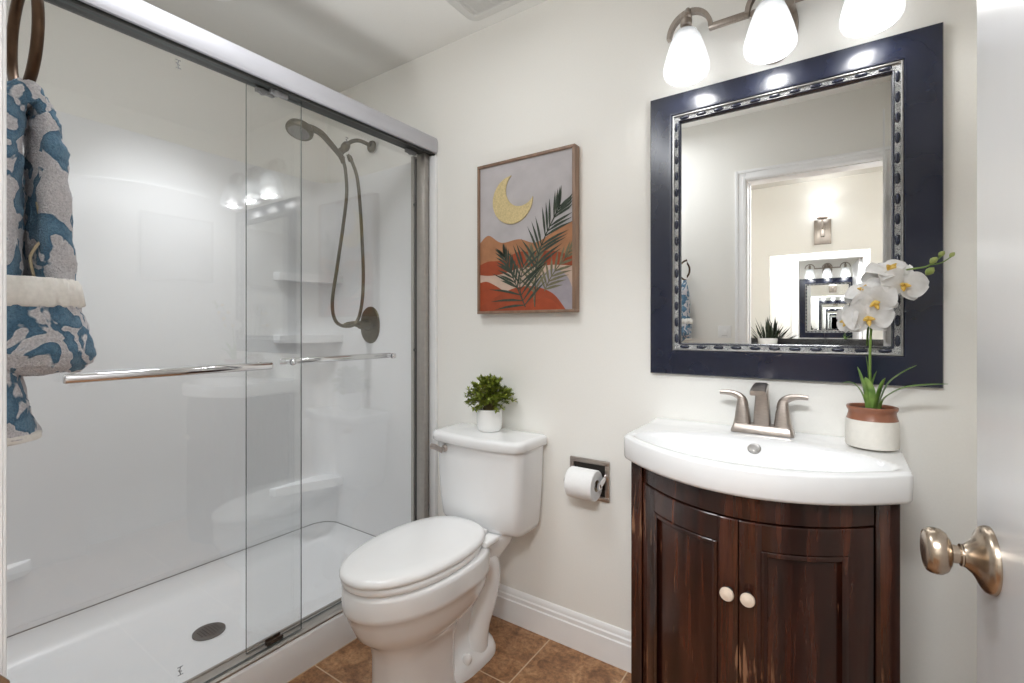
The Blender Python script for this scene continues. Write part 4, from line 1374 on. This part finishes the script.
def flower(c, nrm, roll, sc, bmx=None):
    """phalaenopsis: three sepals, two broad petals, yellow lip"""
    c = Vector(c)
    w = Vector(nrm).normalized()
    u = Vector((0, 0, 1)).cross(w).normalized()
    v = w.cross(u)
    cr, sr = math.cos(roll), math.sin(roll)
    u, v = u * cr + v * sr, v * cr - u * sr
    bm = B()
    def petal(ang, ln, wd, lift, cup):
        e = u * math.cos(ang) + v * math.sin(ang)
        s = v * math.cos(ang) - u * math.sin(ang)
        rows = []
        for i in range(9):
            t = i / 8
            ww = wd * (math.sin(PI * (0.06 + 0.90 * t ** 0.85)) ** 0.75)
            rows.append([c + e * (ln * (0.04 + t)) + s * (ww * k) + w * (lift * math.sin(t * 1.9) + cup * k * k * t - 0.006 * t * t + 0.0015 * math.sin(9 * k + 7 * t)) for k in (-1, -0.6, -0.2, 0.2, 0.6, 1)])
        vs = [[bm.verts.new(p * sc + c * (1 - sc)) for p in r] for r in rows]
        for a, b in zip(vs, vs[1:]):
            for i in range(5):
                bm.faces.new((a[i], a[i + 1], b[i + 1], b[i]))
    for ang in (PI / 2, PI / 2 + 2 * PI / 3 * 1.08, PI / 2 - 2 * PI / 3 * 1.08):
        petal(ang, 0.036, 0.014, 0.002, 0.003)
    for ang in (0.22, PI - 0.22):
        petal(ang, 0.040, 0.026, 0.006, 0.004)
    f = obj('flower', bm, M_PETAL, orc, sharp=80, flip=False)
    bm = B()
    for k, (dx, dy, dz) in enumerate(((-0.5, -0.1, 0.5), (0.5, -0.1, 0.5), (0, -1, 0.6))):
        p0 = c
        p1 = c + (u * dx + v * dy) * 0.008 * sc + w * 0.010 * sc
        p2 = c + (u * dx * 1.6 + v * dy * 1.2) * 0.011 * sc + w * 0.015 * sc
        tube(bm, [p0, p1, p2], [0.004 * sc, 0.0042 * sc, 0.0015 * sc], 8)
    lathe(bm, [(0.003 * sc, 0), (0.0035 * sc, 0.007 * sc), (0.001, 0.010 * sc)], c, w, 10)
    obj('flower_lip', bm, M_LIP, f)
flower((0.056, 1.462, 1.205), (0.10, -1.0, -0.18), 0.1, 1.28)
flower((0.122, 1.452, 1.282), (0.25, -1.0, -0.05), -0.25, 1.18)
flower((0.070, 1.455, 1.243), (-0.10, -0.8, -0.25), 0.5, 1.2)
flower((0.098, 1.462, 1.318), (0.15, -0.55, 0.80), 0.3, 1.2)
flower((0.018, 1.478, 1.200), (-0.85, -0.5, -0.1), 0.2, 1.1)
flower((0.050, 1.470, 1.272), (-0.4, -0.6, 0.65), 0.6, 1.05)
for c, r in (((0.170, 1.452, 1.310), 0.0085), ((0.176, 1.448, 1.334), 0.0072), ((0.190, 1.450, 1.348), 0.006), ((0.207, 1.444, 1.344), 0.005)):
    bm = B()
    lathe(bm, [(0.0008, -r * 1.25), (r * 0.7, -r * 0.7), (r, 0), (r * 0.75, r * 0.75), (0.0008, r * 1.35)], c, (0.5, -0.2, 0.6), 14)
    obj('bud', bm, M_BUD, orc, sharp=80)

# ------------------------------------------------------------------ framed mirror over the vanity
mx0, mx1, mz0, mz1 = -0.524, 0.212, 1.030, 1.940
mir = thing('framed_mirror', ((mx0 + mx1) / 2, YB, mz0), 'large rectangular mirror in wide glossy navy frame above the sink', 'mirror')
def frame_rings(bm, prof, x0, x1, z0, z1, cap=False):
    """mitred rectangular frame; prof = list of (inset, y)"""
    rings = []
    for ins, y in prof:
        rings.append([Vector((x0 + ins, y, z0 + ins)), Vector((x1 - ins, y, z0 + ins)), Vector((x1 - ins, y, z1 - ins)), Vector((x0 + ins, y, z1 - ins))])
    loft(bm, rings, False, False)
bm = B()
Y0 = YB - 0.0015
frame_rings(bm, [(0.004, Y0), (0.0, Y0 - 0.004), (0.0, 1.588), (0.002, 1.5845), (0.010, 1.5825), (0.028, 1.578), (0.050, 1.571), (0.066, 1.566), (0.073, 1.5635), (0.0765, 1.564), (0.0785, 1.567), (0.0785, 1.574), (0.0970, 1.574), (0.0970, 1.569), (0.0985, 1.5684), (0.1005, 1.5700), (0.1030, 1.580), (0.1030, Y0)], mx0, mx1, mz0, mz1)
obj('frame', bm, M_NAVY, mir, sharp=30)
bm = B()
frame_rings(bm, [(0.0785, 1.569), (0.0795, 1.5655), (0.0825, 1.5648), (0.084, 1.5665), (0.084, 1.572)], mx0, mx1, mz0, mz1)
obj('silver_edge', bm, M_SILVER, mir, sharp=30)
bm = B()
frame_rings(bm, [(0.0835, 1.571), (0.0845, 1.5695), (0.0965, 1.5700), (0.0975, 1.572)], mx0, mx1, mz0, mz1)
bm_strip = bm
beads = []
def cab(bm, c, along, l, w, mi=0):
    """oval bead on the strip"""
    c = Vector(c); a = Vector(along); s = a.cross(Vector((0, -1, 0)))
    rings = []
    n = 14
    for k, (f, h) in enumerate(((1.0, 0.0), (0.92, 0.0018), (0.6, 0.0030), (0.05, 0.0034))):
        ring = []
        for i in range(n):
            t = 2 * PI * i / n
            ct, st_ = math.cos(t), math.sin(t)
            ring.append(c + a * (l * f * math.copysign(abs(ct) ** 0.7, ct)) + s * (w * f * math.copysign(abs(st_) ** 0.8, st_)) + Vector((0, -h, 0)))
        rings.append(ring)
    loft(bm, rings)
ins = 0.0905
for (a, b) in (((mx0 + ins, mz1 - ins), (mx1 - ins, mz1 - ins)), ((mx0 + ins, mz0 + ins), (mx1 - ins, mz0 + ins)), ((mx0 + ins, mz0 + ins), (mx0 + ins, mz1 - ins)), ((mx1 - ins, mz0 + ins), (mx1 - ins, mz1 - ins))):
    A, Bv = Vector((a[0], 1.5700, a[1])), Vector((b[0], 1.5700, b[1]))
    d = (Bv - A)
    L = d.length
    d.normalize()
    n = round(L / 0.0515)
    for k in range(n):
        c = A + d * (L * (k + 0.5) / n)
        beads.append((c, d))
        e = A + d * (L * k / n)
        if 0 < k:
            # scroll curls between the beads
            for s1 in (-1, 1):
                ctr = e + d * (0.0045 * s1)
                sd = d.cross(Vector((0, -1, 0)))
                path = [ctr + d * (0.0028 * math.cos(t)) + sd * (0.0038 * math.sin(t)) + Vector((0, -0.001, 0)) for t in [2 * PI * q / 10 for q in range(10)]]
                tube(bm_strip, path, 0.0008, 5, closed=True)
strip = obj('scroll_strip', bm_strip, M_SCROLL, mir, sharp=40)
for c, d in beads:
    bm = B()
    cab(bm, c, d, 0.0148, 0.0055)
    obj('navy_bead', bm, M_NAVY, strip, sharp=60)
bm = B()
gx0, gx1, gz0, gz1 = mx0 + 0.100, mx1 - 0.100, mz0 + 0.100, mz1 - 0.100
bv = 0.020
def rc(i, y):
    return [Vector((gx0 + i, y, gz0 + i)), Vector((gx1 - i, y, gz0 + i)), Vector((gx1 - i, y, gz1 - i)), Vector((gx0 + i, y, gz1 - i))]
loft(bm, [rc(0, 1.5895), rc(0, 1.5808), rc(bv, 1.5804)], False, True)
obj('mirror_glass', bm, M_MIRROR, mir, smooth=False)

# ------------------------------------------------------------------ vanity light
vl = thing('vanity_light', (-0.16, YB, 2.07), 'three-lamp brushed nickel vanity light with alabaster glass shades above mirror', 'wall lamp')
BY, BZ = 1.535, 2.089
bm = B()
def disc(rx, rz, y, cz):
    return [Vector((-0.160 + rx * math.cos(2 * PI * k / 40), y, cz + rz * math.sin(2 * PI * k / 40))) for k in range(40)]
loft(bm, [disc(0.062, 0.100, YB - 0.001, 2.055), disc(0.062, 0.100, YB - 0.006, 2.055), disc(0.058, 0.096, YB - 0.014, 2.055), disc(0.046, 0.083, YB - 0.022, 2.055), disc(0.02, 0.05, YB - 0.026, 2.055)])
obj('wall_plate', bm, M_NICKEL_DK, vl)
for dx in (-0.045, 0.045):
    bm = B()
    lathe(bm, [(0.012, 0), (0.012, 0.045)], (-0.160 + dx, YB - 0.016, BZ), (0, -1, 0), 14)
    obj('standoff', bm, M_NICKEL_DK, vl)
AR = 0.062
for x0, x1 in ((LAMP_X[0] + AR, LAMP_X[1] - AR), (LAMP_X[1] + AR, LAMP_X[2] - AR)):
    bm = B()
    bx(bm, x0 - 0.006, x1 + 0.006, BY - 0.008, BY + 0.008, BZ - 0.009, BZ + 0.009, 0.003)
    obj('bar', bm, M_NICKEL_DK, vl)
for lx in LAMP_X:
    bm = B()
    rings = []
    for k in range(29):
        a = PI * k / 28
        ring = []
        for r_, dy in ((AR - 0.006, -0.010), (AR + 0.006, -0.010), (AR + 0.007, 0.0), (AR + 0.006, 0.010), (AR - 0.006, 0.010)):
            ring.append(Vector((lx + r_ * math.cos(a), BY + dy, BZ + r_ * math.sin(a) * 1.08)))
        rings.append(ring)
    loft(bm, rings)
    obj('arch', bm, M_NICKEL_DK, vl)
    bm = B()
    tube(bm, spline([(lx, BY, BZ + AR * 1.06), (lx, BY - 0.02, BZ + AR * 1.02), (lx, LAMP_Y + 0.006, BZ + 0.045), (lx, LAMP_Y, BZ + 0.03)], 5), 0.007, 12)
    lathe(bm, [(0.010, 0.055), (0.016, 0.050), (0.017, 0.040), (0.014, 0.036), (0.017, 0.032), (0.017, 0.018), (0.013, 0.014), (0.020, 0.004), (0.030, -0.008), (0.034, -0.016), (0.030, -0.017)], (lx, LAMP_Y, BZ - 0.012), (0, 0, 1), 28)
    obj('socket', bm, M_NICKEL_DK, vl)
    zt = BZ - 0.014
    prof = [(0.020, 0.004), (0.029, 0.0), (0.036, -0.010), (0.043, -0.026), (0.051, -0.049), (0.0585, -0.074), (0.0645, -0.098), (0.067, -0.112), (0.0655, -0.124), (0.061, -0.133), (0.0565, -0.138)]
    inner = [(max(r - 0.0035, 0.005), z) for r, z in reversed(prof)]
    bm = B()
    lathe(bm, prof + inner, (lx, LAMP_Y, zt), (0, 0, 1), 40, cap0=False, cap1=False)
    sh = obj('lamp_shade', bm, M_SHADE, vl, sharp=60)
    bm = B()
    lathe(bm, [(0.0008, -0.078), (0.012, -0.076), (0.020, -0.068), (0.0235, -0.056), (0.022, -0.044), (0.017, -0.030), (0.013, -0.022), (0.013, -0.008)], (lx, LAMP_Y, zt), (0, 0, 1), 24)
    obj('bulb', bm, M_BULB, sh)

# ------------------------------------------------------------------ towel ring and towel
TRX, TRZ = -0.818, 1.533
tr_ = thing('towel_ring', (TRX, YF, TRZ + 0.065), 'oil-rubbed bronze towel ring on wall beside doorway', 'towel ring')
TRY = 0.147
bm = B()
lathe(bm, [(0.028, 0), (0.028, 0.005), (0.022, 0.010), (0.012, 0.016), (0.010, 0.030), (0.010, 0.082)], (TRX, YF, TRZ + 0.066), (0, 1, 0), 28)
lathe(bm, [(0.0005, 0.106), (0.009, 0.103), (0.013, 0.095), (0.012, 0.085), (0.008, 0.08)], (TRX, YF, TRZ + 0.066), (0, 1, 0), 24)
obj('post', bm, M_RING, tr_)
bm = B()
tube(bm, [(TRX + 0.064 * math.cos(2 * PI * k / 48), TRY, TRZ + 0.064 * math.sin(2 * PI * k / 48)) for k in range(48)], 0.0056, 12, closed=True)
obj('ring', bm, M_RING, tr_)

tw = thing('hand_towel', (TRX, TRY, 1.03), 'blue and white leaf-patterned terry towel hanging from bronze ring', 'towel')
def fuzz(bm, amp, sc):
    bm.normal_update()
    for v in bm.verts:
        v.co += v.normal * (noise.noise(v.co * sc) * amp + noise.noise(v.co * sc * 4.7) * amp * 0.5)
def sack(rows, n=44, e=2.6, cap0=True, cap1=True):
    """rows of (z, x_centre, y_centre, half_x, half_y)"""
    bm = B()
    rings = []
    for z, cx, cy, hx, hy in rows:
        rings.append(superellipse(cx, cy - 0.005, hx, hy, e, n, z))
    loft(bm, rings, cap0, cap1)
    return bm
def dense(rows, k=8):
    out = []
    P = [tuple(r) for r in rows]
    for i in range(len(P) - 1):
        for j in range(k):
            t = j / k
            t = t * t * (3 - 2 * t) * 0.4 + t * 0.6
            out.append(tuple(a + (b - a) * t for a, b in zip(P[i], P[i + 1])))
    out.append(P[-1])
    return out
ZR = TRZ - 0.066
# strand on the room side of the ring
bm = sack(dense([(1.19, TRX, 0.174, 0.052, 0.021), (1.26, TRX, 0.174, 0.052, 0.020), (1.34, TRX, 0.172, 0.050, 0.018), (1.40, TRX, 0.170, 0.047, 0.015), (1.435, TRX, 0.166, 0.043, 0.012), (ZR - 0.010, TRX, 0.161, 0.037, 0.009), (ZR - 0.004, TRX, 0.159, 0.031, 0.004)]))
fuzz(bm, 0.004, 60)
obj('front_strand', bm, M_TOWEL, tw, sharp=80)
# strand on the wall side, with a tail hanging lower
bm = sack(dense([(1.052, TRX + 0.003, 0.121, 0.058, 0.030), (1.056, TRX + 0.003, 0.121, 0.064, 0.042), (1.10, TRX, 0.115, 0.060, 0.034), (1.20, TRX, 0.113, 0.056, 0.032), (1.30, TRX, 0.114, 0.056, 0.034), (1.38, TRX, 0.118, 0.053, 0.030), (1.44, TRX, 0.130, 0.046, 0.020), (ZR - 0.004, TRX, 0.142, 0.040, 0.010), (ZR + 0.002, TRX, 0.144, 0.033, 0.004)]))
fuzz(bm, 0.004, 60)
obj('back_strand', bm, M_TOWEL, tw, sharp=80)
bm = sack(dense([(ZR - 0.022, TRX, 0.152, 0.036, 0.010), (ZR - 0.012, TRX, 0.152, 0.038, 0.016), (ZR + 0.000, TRX, 0.152, 0.036, 0.013), (ZR + 0.006, TRX, 0.152, 0.030, 0.006)], 4))
fuzz(bm, 0.003, 60)
obj('ring_fold', bm, M_TOWEL, tw, sharp=80)
# turned-up pouch with the white ribbed hem
PCY = 0.138
bm = B()
rows = dense([(1.125, TRX, PCY + 0.014, 0.030, 0.020), (1.127, TRX, PCY + 0.012, 0.052, 0.044), (1.136, TRX, PCY + 0.010, 0.066, 0.060), (1.15, TRX, PCY + 0.006, 0.072, 0.066), (1.18, TRX, PCY + 0.003, 0.072, 0.062), (1.22, TRX, PCY, 0.070, 0.053)])
rings = [superellipse(cx, cy, hx, hy, 2.5, 56, z) for z, cx, cy, hx, hy in rows]
loft(bm, rings, True, False)
fuzz(bm, 0.004, 55)
obj('pouch_fold', bm, M_TOWEL, tw, sharp=80)
bm = B()
def ribring(z, hx, hy):
    pts = superellipse(TRX, PCY, hx, hy, 2.5, 120, z)
    out = []
    for i, p in enumerate(pts):
        d = (p - Vector((TRX, PCY, z))).normalized()
        out.append(p + d * (0.0026 * math.cos(i * 2 * PI / 120 * 24)))
    return out
loft(bm, [ribring(1.204, 0.070, 0.053), ribring(1.208, 0.0755, 0.0595), ribring(1.222, 0.0745, 0.0575), ribring(1.233, 0.073, 0.0555), ribring(1.238, 0.070, 0.053), ribring(1.234, 0.064, 0.048), ribring(1.214, 0.062, 0.046)], False, False)
hm = obj('hem_band', bm, M_HEM, tw, sharp=80)
hm['label'] = 'white ribbed hem band'
bm = B()
lp = spline([(TRX + 0.030, 0.150, 1.24), (TRX + 0.034, 0.146, 1.262), (TRX + 0.036, 0.150, 1.275), (TRX + 0.034, 0.156, 1.29), (TRX + 0.028, 0.153, 1.33)], 6)
tube(bm, lp, 0.0016, 6)
obj('hanging_loop', bm, M_CORD, tw)
bm = sack(dense([(1.0495, TRX + 0.003, 0.121, 0.058, 0.032), (1.0515, TRX + 0.003, 0.121, 0.0645, 0.0425), (1.058, TRX + 0.003, 0.121, 0.0645, 0.0425), (1.060, TRX + 0.003, 0.121, 0.062, 0.040)], 3))
obj('tail_hem', bm, M_HEM, tw, sharp=80)

# ------------------------------------------------------------------ ceiling vent
vt = thing('ceiling_vent', (-1.11, 1.42, ZC), 'rounded square exhaust fan grille on the ceiling', 'vent')
bm = B()
VX0, VX1, VY0, VY1 = -1.245, -0.955, 1.255, 1.540
rings = [rrect(VX0 + i, VX1 - i, VY0 + i, VY1 - i, max(0.045 - i, 0.012), ZC - d) for i, d in ((0.0, 0.0), (0.0, 0.006), (0.004, 0.012), (0.012, 0.016), (0.040, 0.018), (0.044, 0.014), (0.046, 0.006))]
loft(bm, rings, False, True)
obj('grille_frame', bm, M_VENT, vt)
bm = B()
for k in range(32):
    y = VY0 + 0.05 + (VY1 - VY0 - 0.1) * k / 31
    bx(bm, VX0 + 0.046, VX1 - 0.046, y - 0.0018, y + 0.0018, ZC - 0.015, ZC - 0.006)
for k in range(5):
    x = VX0 + 0.06 + (VX1 - VX0 - 0.12) * k / 4
    bx(bm, x - 0.002, x + 0.002, VY0 + 0.046, VY1 - 0.046, ZC - 0.0145, ZC - 0.006)
obj('grille', bm, M_VENT, vt)
bm = B(); bx(bm, VX0 + 0.046, VX1 - 0.046, VY0 + 0.046, VY1 - 0.046, ZC - 0.0062, ZC - 0.005)
obj('dark_opening', bm, M_GROOVE, vt)

# ------------------------------------------------------------------ wall plates
def plate(name, c, nrm, label, cat, rocker=True):
    c = Vector(c); nrm = Vector(nrm)
    t = thing(name, c, label, cat)
    u = Vector((0, 0, 1)).cross(nrm)
    def pbox(bm, hu, hz, d0, d1, bev):
        vs = bx(bm, -hu, hu, -hz, hz, d0, d1, bev)
    def place(bm):
        Mx = Matrix((u, Vector((0, 0, 1)), nrm)).transposed().to_4x4()
        Mx.translation = c
        bmesh.ops.transform(bm, matrix=Mx, verts=bm.verts)
        return bm
    bm = B(); pbox(bm, 0.036, 0.058, 0.0, 0.005, 0.002)
    obj('cover', place(bm), M_PLASTIC, t)
    bm = B(); pbox(bm, 0.0165, 0.033, 0.0045, 0.0085, 0.0015)
    r = obj('rocker' if rocker else 'socket_face', place(bm), M_PLASTIC, t)
    if rocker:
        bm = B()
        pbox(bm, 0.0155, 0.0005, 0.008, 0.0088, 0)
        obj('slot', place(bm), M_BLACK, r)
    else:
        for zz in (-0.018, 0.018):
            for uu in (-0.006, 0.006):
                bm = B()
                bx(bm, uu - 0.001, uu + 0.001, zz - 0.004, zz + 0.004, 0.008, 0.0087)
                obj('slot', place(bm), M_BLACK, r)
plate('light_switch', (-0.572, YF, 1.135), (0, 1, 0), 'white light switch on wall beside the door casing, seen in mirror', 'light switch')
plate('wall_outlet', (XR, 1.245, 1.11), (-1, 0, 0), 'white outlet plate on right wall, reflected in shower glass', 'outlet', False)
# picture on the right wall (seen reflected in the shower glass)
pic = thing('canvas_picture', (XR, 1.275, 1.665), 'pale square canvas picture on right wall, reflected in shower glass', 'picture')
bm = B(); bx(bm, XR - 0.038, XR - 0.001, 1.080, 1.470, 1.472, 1.862, 0.003)
obj('canvas', bm, mat('canvas_pale', (0.62, 0.60, 0.57), 0.6, var=0.18, nscale=4), pic)
bm = B()
for a in ((1.080, 1.470, 1.850, 1.862), (1.080, 1.470, 1.472, 1.484), (1.080, 1.092, 1.484, 1.850), (1.458, 1.470, 1.484, 1.850)):
    bx(bm, XR - 0.043, XR - 0.030, a[0], a[1], a[2], a[3], 0.001)
obj('frame', bm, mat('pale_frame', (0.50, 0.47, 0.43), 0.5, var=0.05), pic)

# ------------------------------------------------------------------ hall seen in the mirror
hc = thing('hall_counter', (-0.25, HY, 0), 'dark stone-topped white hall vanity opposite the bathroom doorway', 'counter')
bm = B()
bx(bm, -1.05, 0.60, HY + 0.016, HY + 0.47, 0.08, 0.84, 0.003)
obj('cabinet_body', bm, M_HALLCAB, hc)
bm = B(); bx(bm, -1.07, 0.62, HY + 0.001, HY + 0.50, 0.84, 0.87, 0.004)
bx(bm, -1.07, 0.62, HY + 0.001, HY + 0.02, 0.87, 0.96, 0.003)
obj('countertop', bm, M_GRANITE, hc)
for k in range(4):
    x0 = -1.03 + k * 0.405
    bm = B(); bx(bm, x0, x0 + 0.395, HY + 0.469, HY + 0.488, 0.12, 0.82, 0.004)
    bx(bm, x0 + 0.06, x0 + 0.335, HY + 0.487, HY + 0.492, 0.18, 0.76, 0.003)
    obj('cabinet_door', bm, M_HALLCAB, hc)
hm_ = thing('hall_mirror', (-0.175, HY, 1.0), 'frameless mirror on the hall wall below the sconce', 'mirror')
bm = B()
def hr(i, y):
    return [Vector((-0.555 + i, y, 0.98 + i)), Vector((0.215 - i, y, 0.98 + i)), Vector((0.215 - i, y, 1.865 - i)), Vector((-0.555 + i, y, 1.865 - i))]
loft(bm, [hr(0, HY + 0.001), hr(0, HY + 0.005), hr(0.020, HY + 0.007)], False, True)
obj('mirror_glass', bm, M_MIRROR, hm_, smooth=False)
sc_ = thing('hall_sconce', (-0.13, HY, 2.04), 'square nickel wall sconce with lit glass shade on hall wall', 'wall lamp')
bm = B(); bx(bm, -0.195, -0.065, HY + 0.001, HY + 0.02, 1.935, 2.155, 0.003)
obj('wall_plate', bm, M_NICKEL_DK, sc_)
bm = B(); bx(bm, -0.145, -0.115, HY + 0.018, HY + 0.055, 2.00, 2.10, 0.004)
lathe(bm, [(0.008, 0), (0.008, 0.07), (0.04, 0.078), (0.042, 0.09)], (-0.13, HY + 0.105, 2.07), (0, 0, 1), 20)
tube(bm, [(-0.13, HY + 0.05, 2.07), (-0.13, HY + 0.105, 2.075)], 0.008, 12)
obj('arm', bm, M_NICKEL, sc_)
bm = B(); lathe(bm, [(0.038, 0.0), (0.052, 0.02), (0.058, 0.08), (0.060, 0.13), (0.057, 0.13), (0.055, 0.08), (0.049, 0.022), (0.036, 0.004)], (-0.13, HY + 0.105, 2.16), (0, 0, 1), 28, cap0=False, cap1=False)
obj('lamp_shade', bm, M_SCONCE, sc_)
hp = thing('hall_plant', (-0.545, HY + 0.24, 0.871), 'dark spiky plant on the hall counter, seen in the mirror', 'plant')
bm = B(); lathe(bm, [(0.05, 0), (0.075, 0.01), (0.085, 0.12), (0.08, 0.13), (0.074, 0.12)], (-0.545, HY + 0.24, 0.871), n=28)
obj('pot', bm, M_POTW, hp)
bm = B()
rnd = random.Random(11)
for k in range(70):
    az = rnd.uniform(0, 2 * PI); el = rnd.uniform(0.15, 1.5)
    L = rnd.uniform(0.18, 0.32)
    b0 = Vector((-0.545, HY + 0.24, 0.99))
    d = Vector((math.cos(az) * math.cos(el), math.sin(az) * math.cos(el) * 0.7, math.sin(el)))
    leaf(bm, b0 + d * L * rnd.uniform(0.05, 0.45), d + Vector((rnd.uniform(-.3, .3), rnd.uniform(-.3, .3), rnd.uniform(-.1, .4))), L * 0.6, 0.013)
for v in bm.verts:
    v.co.y = max(v.co.y, HY + 0.03)
obj('foliage', bm, M_HALLPLANT, hp, smooth=False, flip=False)
hl = thing('hall_fill_lamp', (-0.10, -0.75, HZ), 'added white rectangular fill lamp under the hall ceiling, out of view', 'ceiling lamp')  # made-up body built around the hall fill light
bm = B()
bx(bm, -0.57, 0.37, -0.19, 0.19, 0.004, 0.03, 0.008)
bmesh.ops.transform(bm, matrix=Matrix.Translation((-0.10, -0.75, 2.44)) @ Matrix.Rotation(math.radians(50), 4, 'X') @ Matrix.Translation((0.10, 0, 0)), verts=bm.verts)
bx(bm, -0.12, -0.08, -0.80, -0.76, 2.455, HZ, 0.004)
obj('housing', bm, M_PLASTIC, hl)
cl = thing('bathroom_fill_lamp', (-1.05, 0.55, ZC), 'added square fill lamp on the bathroom ceiling, out of view', 'ceiling lamp')  # unseen housing added to carry the bathroom fill light
bm = B(); bx(bm, -1.28, -0.82, 0.32, 0.78, ZC - 0.05, ZC - 0.001, 0.008)
obj('housing', bm, M_PLASTIC, cl)
rl = thing('shower_fill_lamp', (-1.9, 0.83, ZC), 'added round trim ring of the fill light above the shower tray', 'ceiling lamp')  # ring added to go with the shower fill spot
bm = B(); lathe(bm, [(0.062, 0.0), (0.085, 0.0), (0.085, 0.006), (0.078, 0.010), (0.064, 0.008)], (-1.9, 0.83, ZC - 0.0005), (0, 0, -1), 36, cap0=False, cap1=False)
obj('trim_ring', bm, M_PLASTIC, rl)
